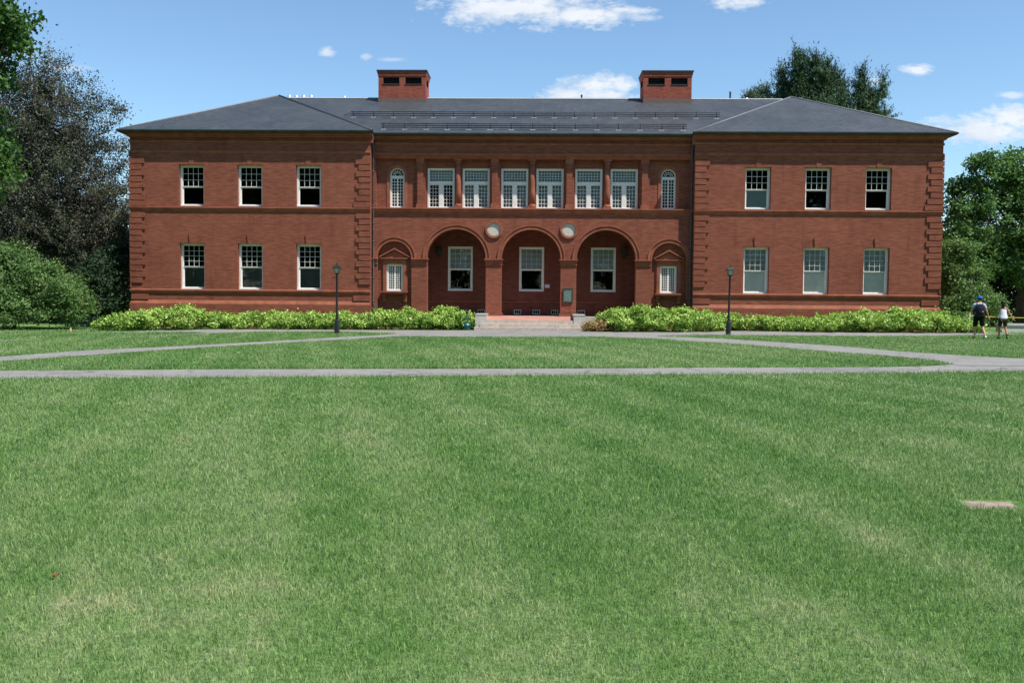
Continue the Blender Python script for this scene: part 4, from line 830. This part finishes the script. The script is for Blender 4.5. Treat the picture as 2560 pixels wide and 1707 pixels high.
# chimneys
SL = (PK-0.04-EZ+0.03)/(RY-0.02)
for s, x0, x1 in ((-1, -9.036, -6.269), (1, 6.396, 9.185)):
    yf = 5.865; yb = yf+1.62; zt = 14.83
    zb = EZ-0.03+SL*(yf)-0.05
    m = MB(); wx = [(x0+0.28, x0+0.28+0.95), (x1-0.24-0.95, x1-0.24)]
    wall_rects(m, x0, x1, zb, 14.6, yf, [(a, b, 14.05, 14.42) for a, b in wx], 0.25)
    for xs in (x0, x1):
        m.quad((xs, yf, zb), (xs, yb, zb), (xs, yb, 14.05), (xs, yf, 14.05)); m.quad((xs, yf, 14.42), (xs, yb, 14.42), (xs, yb, 14.6), (xs, yf, 14.6))
        m.quad((xs, yf, 14.05), (xs, yf+0.4, 14.05), (xs, yf+0.4, 14.42), (xs, yf, 14.42)); m.quad((xs, yb-0.4, 14.05), (xs, yb, 14.05), (xs, yb, 14.42), (xs, yb-0.4, 14.42))
    m.quad((x0, yb, zb), (x1, yb, zb), (x1, yb, 14.6), (x0, yb, 14.6))
    ch = m.build('chimney', M['chimney'], B)
    m = MB(); rows = [(0.0, 14.46), (0.03, 14.50), (0.035, 14.58), (0.06, 14.66), (0.075, 14.76)]
    for i in range(len(rows)-1):
        o, z = rows[i]; o2, z2 = rows[i+1]
        c = [(x0-o, yf-o), (x1+o, yf-o), (x1+o, yb+o), (x0-o, yb+o)]; c2 = [(x0-o2, yf-o2), (x1+o2, yf-o2), (x1+o2, yb+o2), (x0-o2, yb+o2)]
        for k in range(4): k2 = (k+1) % 4; m.quad((*c[k], z), (*c[k2], z), (*c2[k2], z2), (*c2[k], z2))
    m.build('chimney_cornice', M['chimney'], ch)
    boxo('chimney_cap', M['darkmetal'], ch, x0-0.10, x1+0.10, yf-0.10, yb+0.10, 14.761, zt)
    m = MB()
    for a, b in wx:
        m.box(a, b, yf+0.24, yf+0.28, 14.05, 14.42); m.box(a-0.03, b+0.03, yf-0.03, yf+0.1, 14.0, 14.049)
        for k in range(4): m.quad((a, yf+0.10, 14.08+k*0.09), (b, yf+0.10, 14.08+k*0.09), (b, yf+0.2, 14.14+k*0.09), (a, yf+0.2, 14.14+k*0.09))
    for xs, sg in ((x0, -1), (x1, 1)): m.box(*sorted((xs-sg*0.25, xs-sg*0.2)), yf+0.4, yb-0.4, 14.05, 14.42)
    m.build('louver', M['darkmetal'], ch)
    boxo('chimney_flashing', plain('stained flashing', (0.15, 0.10, 0.085), 0.7), ch, x0-0.012, x1+0.012, yf-0.012, yf-0.002, zb, zb+0.30)
# snow guards on the centre slope
def on_slope(x, z): return (x, (z-EZ+0.03)/SL+0.02, z)
nrm = Vector((0, -SL, 1)).normalized()
for x0, x1, z, n, tip in ((-9.98, 10.2, 11.50, 19, 1), (-7.95, 8.05, 10.44, 15, 0)):
    m = MB(); p = MB(); y = on_slope(0, z)[1]
    for h in (0.10, 0.20, 0.30):
        q = Vector((0, y, z)) + nrm*h; m.tube([(x0, q.y, q.z), (x1, q.y, q.z)], 0.020, 5)
    if tip:
        q = Vector((0, y, z)) + nrm*0.10; m.tube([(x0-0.4, q.y, q.z), (x0, q.y, q.z)], 0.012, 5); q2 = q+nrm*0.18; m.tube([(x0-0.4, q.y, q.z), (x0, q2.y, q2.z)], 0.012, 5)
    for i in range(n):
        x = x0+0.12+(x1-x0-0.3)*i/(n-1); a = Vector((x, y, z)); b = a+nrm*0.36; m.tube([a, b], 0.018, 5)
        c = Vector((x, y, z))+nrm*0.012; e = Vector((0, -1, -SL)).normalized()*0.12
        p.poly([c+e*0.8+Vector((-0.14, 0, 0)), c+e*0.8+Vector((0.14, 0, 0)), c+Vector((0.14, 0, 0)), c+Vector((-0.14, 0, 0))])
    g = m.build('snow_guard', M['darkmetal'], roof); p.build('mounting_plate', M['plate'], g)
# roof vents
for x, h, r in ((-14.75, 0.42, 0.15), (-14.33, 0.40, 0.13), (-13.88, 0.42, 0.15), (-13.43, 0.42, 0.14), (-11.38, 0.36, 0.10), (12.77, 0.32, 0.13), (13.93, 0.26, 0.13), (14.15, 0.22, 0.07)):
    m = MB(); z = 13.36; m.lathe([(r*0.62, z), (r*0.62, z+h*0.42), (r*0.95, z+h*0.45), (r*1.05, z+h*0.62), (r*0.8, z+h*0.88), (r*0.35, z+h*1.02), (r*0.08, z+h*1.12)], x, 7.6, 14); m.build('roof_vent', M['steel'], roof)
for x, h in ((2.9, 0.30), (11.72, 0.50), (-0.05, 0.12)):
    m = MB(); m.lathe([(0.055, 13.3), (0.055, 13.42+h), (0.065, 13.42+h), (0.065, 13.47+h)], x, 7.3, 10); m.build('vent_pipe', M['darkmetal'], roof)
# ---- steps
def stone_row(m, x0, x1, y0, y1, z0, z1, joints):
    xs = [x0]+joints+[x1]
    for i in range(len(xs)-1): m.box(xs[i]+(0.004 if i else 0), xs[i+1]-(0.004 if i < len(xs)-2 else 0), y0, y1, z0, z1)
m = MB(); stone_row(m, -2.80, 2.80, -2.35, -1.6, -0.1, 0.155, [-1.36, 1.25]); stone_row(m, -2.53, 2.48, -1.93, -1.2, 0.156, 0.325, [-1.5, 1.42]); stone_row(m, -2.23, 2.18, -1.52, -1.0, 0.326, 0.505, [-1.32, 1.26])
m.build('steps', M['step'], B)
m = MB(); m.quad((-2.23, -1.22, 0.509), (2.18, -1.22, 0.509), (2.18, YC+0.01, 0.655), (-2.23, YC+0.01, 0.655)); m.box(-2.23, 2.18, -1.2, YC, 0.3, 0.50)
m.build('landing', brick_mat('landing brick', (0.50, 0.23, 0.17), bw=0.11, rh=5.0), B)
m = MB(); m.box(-2.23, 2.18, YC-0.16, YC+0.6, 0.60, 0.675); m.build('threshold', M['stone'], B)
for x0, x1 in ((-2.80, -2.235), (2.185, 2.75)):
    m = MB(); m.box(x0, x1, -1.93 if 0 else -1.55, YC-0.08, 0.157, 0.76); m.box(x0-0.02, x1+0.02, -1.57, YC-0.08, 0.761, 0.80); m.build('cheek_wall', M['stone'], B)
for a, b in ((2.76, 5.9), (-5.9, -2.82)): boxo('porch_kerb', M['step'], B, a, b, YC-0.30, YC-0.001, 0.3, 0.66)
# ------------------------------------------------------------------ plaque and notice
def plaque():
    t = empty('wall_plaque', (1.957, YC-0.03, 1.42), 0, 'green bronze plaque fixed to the brick pier right of the middle arch', 'plaque')
    br = NT('green bronze'); n = br.noise(9, objc(br), 6); br.bsdf(br.ramp(n, [(0.3, (0.06, 0.10, 0.085)), (0.55, (0.13, 0.21, 0.18)), (0.75, (0.27, 0.36, 0.32))]), 0.55, 0.4, 0.3, n, 0.4)
    m = MB(); m.box(-0.255, 0.255, -0.012, 0.029, 0, 0.74); m.build('plate', br.m, t)
    m = MB(); bar_grid(m, -0.257, 0.257, -0.002, 0.742, 1, 1, -0.045, -0.0125, 0.02, 0.035); m.build('rim', plain('dark bronze', (0.05, 0.06, 0.055), 0.5), t)
    m = MB(); z = 0.62                                   # raised lines of illegible lettering
    lm = plain('pale bronze', (0.26, 0.34, 0.31), 0.5)
    for k in range(9):
        m = MB(); x = -0.17+random.uniform(0, 0.05)
        while x < 0.15: w = random.uniform(0.02, 0.06); m.box(x, min(x+w, 0.19), -0.018, -0.0125, z, z+0.022); x += w+0.014
        z -= 0.062; m.build('raised_lettering', lm, t)
plaque()
m = MB(); m.box(-0.133, 0.133, -0.006, 0, 0, 0.195); o = m.build('paper_notice', plain('paper', (0.62, 0.60, 0.66), 0.8)); o.location = (0.888, PB-0.003, 2.19); tag(o, 'small white paper notice on the porch wall right of the middle window', 'notice')
for k in range(5):
    pass
# ------------------------------------------------------------------ cigarette receptacle
def receptacle():
    t = empty('ash_receptacle', (-3.17, -2.02, gz(-3.2)+0.01), 0, 'teal green long-necked ash receptacle standing left of the steps', 'ash bin')
    teal = plain('teal plastic', (0.012, 0.105, 0.115), 0.4, 0.25, 6, 0.5)
    m = MB(); m.lathe([(0.150, 0), (0.158, 0.02), (0.162, 0.21), (0.172, 0.22), (0.172, 0.25), (0.160, 0.26), (0.150, 0.31), (0.09, 0.36), (0.055, 0.38)], seg=24); m.build('bucket', teal, t)
    m = MB(); m.lathe([(0.052, 0.375), (0.046, 0.45), (0.040, 0.70), (0.040, 0.84), (0.055, 0.86)], seg=16); m.build('neck', teal, t)
    m = MB(); m.lathe([(0.055, 0.861), (0.072, 0.875), (0.074, 0.92), (0.062, 0.95), (0.03, 0.965)], seg=16); m.build('cap', plain('dark blue plastic', (0.012, 0.020, 0.075), 0.4), t)
receptacle()
# ------------------------------------------------------------------ lamp posts
lamp_glass = NT('frosted lantern glass'); lamp_glass.bsdf((0.50, 0.47, 0.40), 0.3, 0.5)
def lamp_post(loc, label, tilt=0.0):
    t = empty('lamp_post', loc, 0, label, 'lamp post', 'black lamp posts on the lawn'); t.rotation_euler = (0, tilt, 0)
    m = MB(); m.lathe([(0.125, 0), (0.125, 0.05), (0.112, 0.07), (0.110, 0.45), (0.098, 0.58), (0.085, 0.62), (0.075, 0.66)], seg=8, smooth=False); m.build('base', M['black'], t)
    m = MB(); m.lathe([(0.062, 0.66), (0.052, 0.75), (0.048, 1.6), (0.043, 2.52), (0.05, 2.53), (0.05, 2.56), (0.036, 2.58), (0.034, 2.62)], seg=14); m.build('pole', M['black'], t)
    m = MB(); m.tube([(-0.21, 0, 2.48), (0.21, 0, 2.48)], 0.012, 8); m.ell((-0.21, 0, 2.48), (0.018,)*3, 8, 6); m.ell((0.21, 0, 2.48), (0.018,)*3, 8, 6); m.build('ladder_bar', M['black'], t)
    m = MB(); m.lathe([(0.036, 2.60), (0.055, 2.62), (0.105, 2.635), (0.105, 2.66)], seg=4, smooth=False)
    lo, hi = 0.072, 0.128
    for sx in (-1, 1):
        for sy in (-1, 1): m.tube([(sx*lo, sy*lo, 2.655), (sx*hi, sy*hi, 2.90)], 0.012, 5)
    for sg in (-1, 1):
        for ax in (0, 1):
            a, b = ((-hi, sg*hi, 2.895), (hi, sg*hi, 2.895)) if ax else ((sg*hi, -hi, 2.895), (sg*hi, hi, 2.895)); m.tube([a, b], 0.011, 5)
            a, b = ((-lo, sg*lo, 2.665), (lo, sg*lo, 2.665)) if ax else ((sg*lo, -lo, 2.665), (sg*lo, lo, 2.665)); m.tube([a, b], 0.011, 5)
    m.build('lantern_frame', M['black'], t)
    m = MB(); g = 0.006
    for k in range(4):
        c = [(-1, -1), (1, -1), (1, 1), (-1, 1)]; a, b = c[k], c[(k+1) % 4]
        m.quad((a[0]*(lo-g), a[1]*(lo-g), 2.67), (b[0]*(lo-g), b[1]*(lo-g), 2.67), (b[0]*(hi-g), b[1]*(hi-g), 2.895), (a[0]*(hi-g), a[1]*(hi-g), 2.895))
    m.build('lantern_glass', lamp_glass.m, t)
    m = MB(); m.lathe([(0.275, 2.90), (0.270, 2.915), (0.12, 3.01), (0.05, 3.045), (0.03, 3.05)], seg=4, smooth=False); m.build('roof', M['black'], t)
    m = MB(); m.lathe([(0.02, 3.05), (0.035, 3.07), (0.018, 3.095), (0.022, 3.105), (0.006, 3.15)], seg=10); m.build('finial', M['black'], t)
    m = MB(); m.box(-0.17, 0.17, -0.17, 0.17, -0.1, 0.018); m.build('footing', M['stone'], t)
lamp_post((-8.47, -7.58, gz(-8.5)), 'black lantern lamp post in front of the left wing, nearer the left edge')
lamp_post((8.84, -6.55, gz(8.8)), 'black lantern lamp post in front of the right wing, leaning very slightly', 0.012)
# ------------------------------------------------------------------ stake, tape, background bits at both ends
m = MB(); m.tube([(0, 0, -0.1), (0.01, 0, 0.5), (0.03, 0, 1.02)], 0.016, 7); o = m.build('marker_stake', plain('pale stake', (0.50, 0.55, 0.44), 0.6)); o.location = (21.2, -2.95, gz(21)); tag(o, 'thin pale stake at the right end of the shrubs holding yellow tape', 'stake')
m = MB(); pts = [Vector((21.23, -2.93, 0.95)).lerp(Vector((32, -1.6, 1.08)), k/16) - Vector((0, 0, 0.16*math.sin(PI*k/16))) for k in range(17)]
for k in range(16):
    a, b = pts[k], pts[k+1]; m.quad(a-Vector((0, 0, 0.013)), b-Vector((0, 0, 0.013)), b+Vector((0, 0.006, 0.013)), a+Vector((0, 0.006, 0.013)))
tag(m.build('barrier_tape', plain('yellow tape', (0.55, 0.50, 0.05), 0.5)), 'yellow barrier tape strung to the right from the pale stake', 'tape')
m = MB(); m.tube([(0, 0, -0.1), (0, 0, 0.20)], 0.04, 8); m.tube([(0, 0, 0.20), (0, 0, 0.22)], [0.04, 0.02], 8); o = m.build('wooden_stub', plain('tan wood', (0.42, 0.30, 0.17), 0.8)); o.location = (-20.3, -7.6, gz(-20)); tag(o, 'short tan wooden stub in the grass left of the shrub row', 'post')
t = empty('garden_wall', (26.6, 0.5, gz(26)), 0, 'low pale stone wall at the right edge beyond the two people', 'wall')
m = MB(); m.box(-2.1, 3.5, 0, 0.45, -0.1, 0.30); m.build('wall_body', M['stone'], t); m = MB(); stone_row(m, -2.15, 3.6, -0.06, 0.5, 0.301, 0.40, [-0.6, 1.0, 2.4]); m.build('coping', M['stone'], t)
m = MB(); m.box(-2.5, 3.5, -0.95, -0.45, -0.1, 0.12); m.build('lower_kerb', M['stone'], t)
def rock(loc, r, label):
    bm = MB(); bm.ell((0, 0, r[2]*0.5), r, 12, 8); vv = []
    for x, y, z in bm.v: k = 1+0.18*math.sin(x*9+loc[0]*3)*math.cos(y*8+1)+0.1*math.sin(z*14); vv.append((x*k, y*k, z*k))
    bm.v = vv; o = bm.build('boulder', plain('grey rock', (0.30, 0.29, 0.28), 0.9, 0.25, 4, 0.2, 0, 0.6)); o.location = loc; tag(o, label, 'boulder', 'boulders beyond the walking people')
rock((23.2, 0.9, 0.08), (0.34, 0.3, 0.26), 'grey boulder in the shade just right of the man')
rock((22.55, 0.5, 0.08), (0.24, 0.22, 0.16), 'smaller grey boulder seen between the man\'s legs')
# ------------------------------------------------------------------ people
def skin_mesh(name, joints, edges, mat, parent, sub=2):
    """joints: {name: (x, y, z, r)} grown into one continuous surface with the Skin modifier"""
    keys = list(joints); me = bpy.data.meshes.new(name); me.from_pydata([joints[k][:3] for k in keys], [(keys.index(a), keys.index(b)) for a, b in edges], [])
    o = bpy.data.objects.new(name, me); COL.objects.link(o); md = o.modifiers.new('s', 'SKIN'); sv_ = me.skin_vertices[0].data
    for i, k in enumerate(keys):
        r = joints[k][3]; sv_[i].radius = r if isinstance(r, tuple) else (r, r); sv_[i].use_root = (i == 0)
    s2 = o.modifiers.new('d', 'SUBSURF'); s2.levels = sub; s2.render_levels = sub
    dg = bpy.context.evaluated_depsgraph_get(); ev = o.evaluated_get(dg); nm = bpy.data.meshes.new_from_object(ev); bpy.data.objects.remove(o)
    nm.polygons.foreach_set('use_smooth', [True]*len(nm.polygons)); nm.materials.clear(); nm.name = name
    return link(name, nm, mat, parent)
def add_hand(bm, wrist, d, side, s=1.0):
    """palm, four curled fingers and a thumb hanging from the wrist along d"""
    w = Vector(wrist); d = Vector(d).normalized(); a = Vector((0, 1, 0)); a = (a-d*a.dot(d)).normalized(); n = d.cross(a)*side
    pc = w+d*0.05*s; bm.tube([w-d*0.01, w+d*0.03*s, w+d*0.085*s], [0.024*s, 0.036*s, 0.030*s], 8)
    for i, (off, ln) in enumerate(((0.028, 0.066), (0.010, 0.076), (-0.010, 0.070), (-0.028, 0.054))):
        b = w+d*0.075*s+a*off*s; bm.tube([b, b+d*ln*0.45*s+n*0.006*s, b+d*ln*0.8*s+n*0.018*s, b+d*ln*s*0.92+n*0.034*s], [0.0095*s, 0.009*s, 0.008*s, 0.006*s], 6)
    b = w+d*0.03*s+a*0.030*s; bm.tube([b, b+d*0.025*s+a*0.022*s, b+d*0.055*s+a*0.026*s+n*0.012*s], [0.012*s, 0.010*s, 0.007*s], 6)
def person(loc, rz, H, P, skin, cloth, label):
    t = empty('person', loc, rz, label, 'person'); k = H/1.77
    J = {n: (v[0]*k, v[1]*k, v[2]*k, tuple(q*k for q in v[3]) if isinstance(v[3], tuple) else v[3]*k) for n, v in P['joints'].items()}
    b = skin_mesh('body', J, P['edges'], skin, t)
    hb = MB()
    for side, wn, en in ((-1, 'wl', 'el'), (1, 'wr', 'er')):
        w = Vector(J[wn][:3]); e = Vector(J[en][:3]); add_hand(hb, w, w-e, side, k)
    hd = Vector(J['head'][:3]); yaw = P.get('yaw', 0.0)
    fw = Vector((math.sin(yaw), math.cos(yaw), 0)); rt = Vector((fw.y, -fw.x, 0))
    c = hd+Vector((0, 0, 0.005))
    hb.ell(tuple(c+fw*0.105*k-Vector((0, 0, 0.01*k))), (0.016*k, 0.020*k, 0.026*k), 8, 6)                      # nose
    for sg in (-1, 1): hb.ell(tuple(c+rt*sg*0.083*k-Vector((0, 0, 0.005*k))), (0.013*k, 0.020*k, 0.032*k), 8, 6) # ears
    hb.tube([tuple(c+fw*0.092*k-rt*0.022*k-Vector((0, 0, 0.052*k))), tuple(c+fw*0.092*k+rt*0.022*k-Vector((0, 0, 0.052*k)))], 0.007*k, 6)
    # join the extras into the body mesh
    me = b.data; import bmesh
    bm = bmesh.new(); bm.from_mesh(me); tmp = bpy.data.meshes.new('t'); tmp.from_pydata(hb.v, [], hb.f); bm.from_mesh(tmp); bm.to_mesh(me); bm.free(); bpy.data.meshes.remove(tmp)
    me.polygons.foreach_set('use_smooth', [True]*len(me.polygons))
    em = MB()
    for sg in (-1, 1): em.ell(tuple(c+fw*0.088*k+rt*sg*0.032*k+Vector((0, 0, 0.02*k))), (0.010*k,)*3, 8, 6)
    em.build('eyes', M['black'], t)
    return t, J, k
EDG = [('pel','waist'),('waist','chest'),('chest','neckb'),('neckb','neck'),('neck','head'),('head','crown'),('pel','hl'),('hl','kl'),('kl','al'),('al','tl'),('pel','hr'),('hr','kr'),('kr','ar'),('ar','tr'),
       ('neckb','sl'),('sl','el'),('el','wl'),('neckb','sr'),('sr','er'),('er','wr')]
skin1 = plain('light skin', (0.50, 0.27, 0.18), 0.5, 0.05); skin2 = plain('tanned skin', (0.42, 0.20, 0.12), 0.5, 0.05)
def cloth(name, c, r=0.85): return plain(name, c, r, 0.15, 12, 0.1, 0, 0.3)
# man
mj = {'pel':(0,0,0.94,(0.15,0.105)),'waist':(0,0.01,1.10,(0.145,0.10)),'chest':(0,0.02,1.30,(0.17,0.115)),'neckb':(0.0,0.02,1.46,(0.085,0.07)),'neck':(0.01,0.03,1.525,0.052),'head':(0.02,0.045,1.635,(0.076,0.095)),'crown':(0.025,0.04,1.715,(0.062,0.078)),
 'hl':(-0.105,0.02,0.88,0.095),'kl':(-0.125,0.07,0.50,0.058),'al':(-0.135,0.03,0.09,0.036),'tl':(-0.14,0.19,0.035,0.035),
 'hr':(0.105,-0.01,0.88,0.095),'kr':(0.135,-0.03,0.50,0.058),'ar':(0.155,-0.30,0.17,0.036),'tr':(0.16,-0.20,0.04,0.034),
 'sl':(-0.19,0.03,1.42,0.058),'el':(-0.27,0.12,1.15,0.042),'wl':(-0.20,0.30,1.10,0.028),'sr':(0.19,0.01,1.42,0.058),'er':(0.285,-0.03,1.15,0.040),'wr':(0.375,0.03,0.92,0.028)}
t, J, k = person((18.60, -9.08, gz(18.6)), -0.12, 1.77, {'joints': mj, 'edges': EDG, 'yaw': -0.35}, skin1, None, 'person in blue cap, grey T-shirt and black shorts walking away with a dark backpack')
S = lambda n, dr: (*J[n][:3], tuple(q+dr for q in J[n][3]) if isinstance(J[n][3], tuple) else J[n][3]+dr)
tee = cloth('heather grey T-shirt', (0.46, 0.52, 0.60))
Lp = lambda a, b, f, r: (*(Vector(J[a][:3]).lerp(Vector(J[b][:3]), f)), r)
skin_mesh('t_shirt', {'p': (0,0,0.98*k,(0.172,0.125)), 'w': S('waist',0.022), 'c': S('chest',0.022), 'n': (0,0.02,1.46*k,(0.095,0.08)), 'sl': S('sl',0.022), 'ul': Lp('sl','el',0.55,0.066), 'sr': S('sr',0.022), 'ur': Lp('sr','er',0.6,0.066)}, [('p','w'),('w','c'),('c','n'),('n','sl'),('sl','ul'),('n','sr'),('sr','ur')], tee, t)
blk = cloth('black shorts', (0.010, 0.010, 0.013))
skin_mesh('shorts', {'p': (0,0,0.95*k,(0.172,0.128)), 'hl': S('hl',0.022), 'ml': Lp('hl','kl',0.55,0.105), 'kl': Lp('hl','kl',1.0,0.098), 'hr': S('hr',0.022), 'mr': Lp('hr','kr',0.55,0.105), 'kr': Lp('hr','kr',0.97,0.098)}, [('p','hl'),('hl','ml'),('ml','kl'),('p','hr'),('hr','mr'),('mr','kr')], blk, t)
m = MB(); h = Vector(J['crown'][:3]); m.lathe([(0.100, -0.045), (0.104, -0.01), (0.098, 0.03), (0.075, 0.062), (0.035, 0.078), (0.006, 0.082)], h.x, h.y, 18, h.z); m.ell((h.x-0.03, h.y+0.12, h.z-0.045), (0.075, 0.075, 0.012), 14, 6); m.build('cap', plain('blue cap', (0.010, 0.12, 0.50), 0.7), t)
m = MB(); hh = Vector(J['head'][:3]); m.ell((hh.x-0.004, hh.y-0.022, hh.z+0.028), (0.087, 0.088, 0.072), 14, 8); m.build('hair', plain('dark hair', (0.012, 0.009, 0.008), 0.5), t)
bp = cloth('charcoal backpack', (0.022, 0.022, 0.032))
m = MB(); m.ell((-0.04, -0.20, 1.21), (0.205, 0.13, 0.26), 16, 10); m.ell((-0.03, -0.285, 1.12), (0.125, 0.05, 0.11), 14, 8); m.ell((-0.04, -0.2, 1.02), (0.20, 0.11, 0.12), 14, 8); pk = m.build('backpack', bp, t)
m = MB()
for sx in (-1, 1): m.tube([(sx*0.10-0.02, -0.14, 1.36), (sx*0.11, -0.05, 1.485), (sx*0.12, 0.06, 1.47), (sx*0.13, 0.15, 1.33), (sx*0.13, 0.12, 1.12), (sx*0.12, -0.08, 1.05)], 0.020, 7)
m.build('shoulder_strap', bp, pk)
m = MB(); m.ell((0.02, -0.335, 1.14), (0.02, 0.012, 0.02), 10, 6); m.build('buckle', M['membrane'], pk)
m = MB(); m.tube([(-0.14, 0.0, 0.05), (-0.14, 0.12, 0.048), (-0.14, 0.24, 0.035)], [0.046, 0.048, 0.034], 10); m.tube([(0.155, -0.335, 0.16), (0.158, -0.25, 0.085), (0.162, -0.16, 0.038)], [0.044, 0.046, 0.036], 10); m.build('shoe', plain('black shoe', (0.02, 0.02, 0.02), 0.5), t)
m = MB(); m.tube([(0.155, -0.385, 0.135), (0.158, -0.28, 0.05), (0.162, -0.15, 0.008)], [0.034, 0.040, 0.030], 10); m.tube([(-0.14, -0.02, 0.014), (-0.14, 0.25, 0.014)], 0.030, 8); m.build('shoe_sole', plain('pale sole', (0.68, 0.70, 0.62), 0.6), t)
# woman
wj = {'pel':(0,0,0.95,(0.145,0.11)),'waist':(0,0.0,1.11,(0.115,0.085)),'chest':(0,0.01,1.30,(0.135,0.10)),'neckb':(0,0.015,1.455,(0.065,0.055)),'neck':(0,0.02,1.525,0.043),'head':(-0.01,0.035,1.64,(0.074,0.09)),'crown':(-0.01,0.03,1.715,(0.062,0.078)),
 'hl':(-0.095,0.01,0.88,0.092),'kl':(-0.10,0.10,0.50,0.055),'al':(-0.11,0.10,0.09,0.034),'tl':(-0.115,0.25,0.034,0.032),
 'hr':(0.095,0.0,0.88,0.092),'kr':(0.115,-0.02,0.50,0.055),'ar':(0.125,-0.24,0.13,0.034),'tr':(0.13,-0.13,0.035,0.031),
 'sl':(-0.165,0.02,1.42,0.046),'el':(-0.19,0.12,1.16,0.034),'wl':(-0.13,0.30,1.04,0.024),'sr':(0.165,0.0,1.42,0.046),'er':(0.255,-0.10,1.17,0.034),'wr':(0.375,-0.14,0.96,0.024)}
t, J, k = person((19.62, -9.0, gz(19.6)), -0.05, 1.60, {'joints': wj, 'edges': EDG, 'yaw': -0.2}, skin2, None, 'person with dark hair and loose white tank top walking away, right arm swinging')
wh = cloth('white tank top', (0.70, 0.72, 0.80))
skin_mesh('tank_top', {'h': (0.0,-0.02,0.88*k,(0.215,0.165)), 'p': (0,-0.01,1.0*k,(0.190,0.15)), 'w': (0,0.0,1.12*k,(0.160,0.125)), 'c': S('chest',0.020), 'n': (0,0.012,1.41*k,(0.080,0.07)), 'a': (-0.085*k,0.015*k,1.47*k,0.020), 'b': (0.085*k,0.015*k,1.47*k,0.020)}, [('h','p'),('p','w'),('w','c'),('c','n'),('n','a'),('n','b')], wh, t)
skin_mesh('shorts', {'p': (0,0,0.93*k,(0.150,0.118)), 'hl': S('hl',0.012), 'ml': Lp('hl','kl',0.45,0.090), 'kl': Lp('hl','kl',0.8,0.082), 'hr': S('hr',0.012), 'mr': Lp('hr','kr',0.45,0.090), 'kr': Lp('hr','kr',0.8,0.082)}, [('p','hl'),('hl','ml'),('ml','kl'),('p','hr'),('hr','mr'),('mr','kr')], cloth('dark olive shorts', (0.035, 0.032, 0.018)), t)
m = MB(); hh = Vector(J['head'][:3]); m.ell((hh.x, hh.y-0.015, hh.z+0.03), (0.090, 0.098, 0.098), 16, 10); m.ell((hh.x-0.012, hh.y-0.075, hh.z-0.075), (0.070, 0.045, 0.13), 14, 10); m.build('hair', plain('black hair', (0.012, 0.010, 0.010), 0.4), t)
m = MB(); m.tube([(-0.105, 0.06, 0.045), (-0.105, 0.15, 0.045), (-0.105, 0.24, 0.03)], [0.040, 0.042, 0.03], 10); m.tube([(0.113, -0.25, 0.13), (0.115, -0.18, 0.08), (0.118, -0.10, 0.034)], [0.040, 0.042, 0.032], 10); m.tube([(0.112, -0.205, 0.10), (0.112, -0.19, 0.22)], [0.046, 0.044], 10); m.build('shoe', plain('dark shoe', (0.015, 0.012, 0.012), 0.5), t)
SC.render.engine = 'CYCLES'
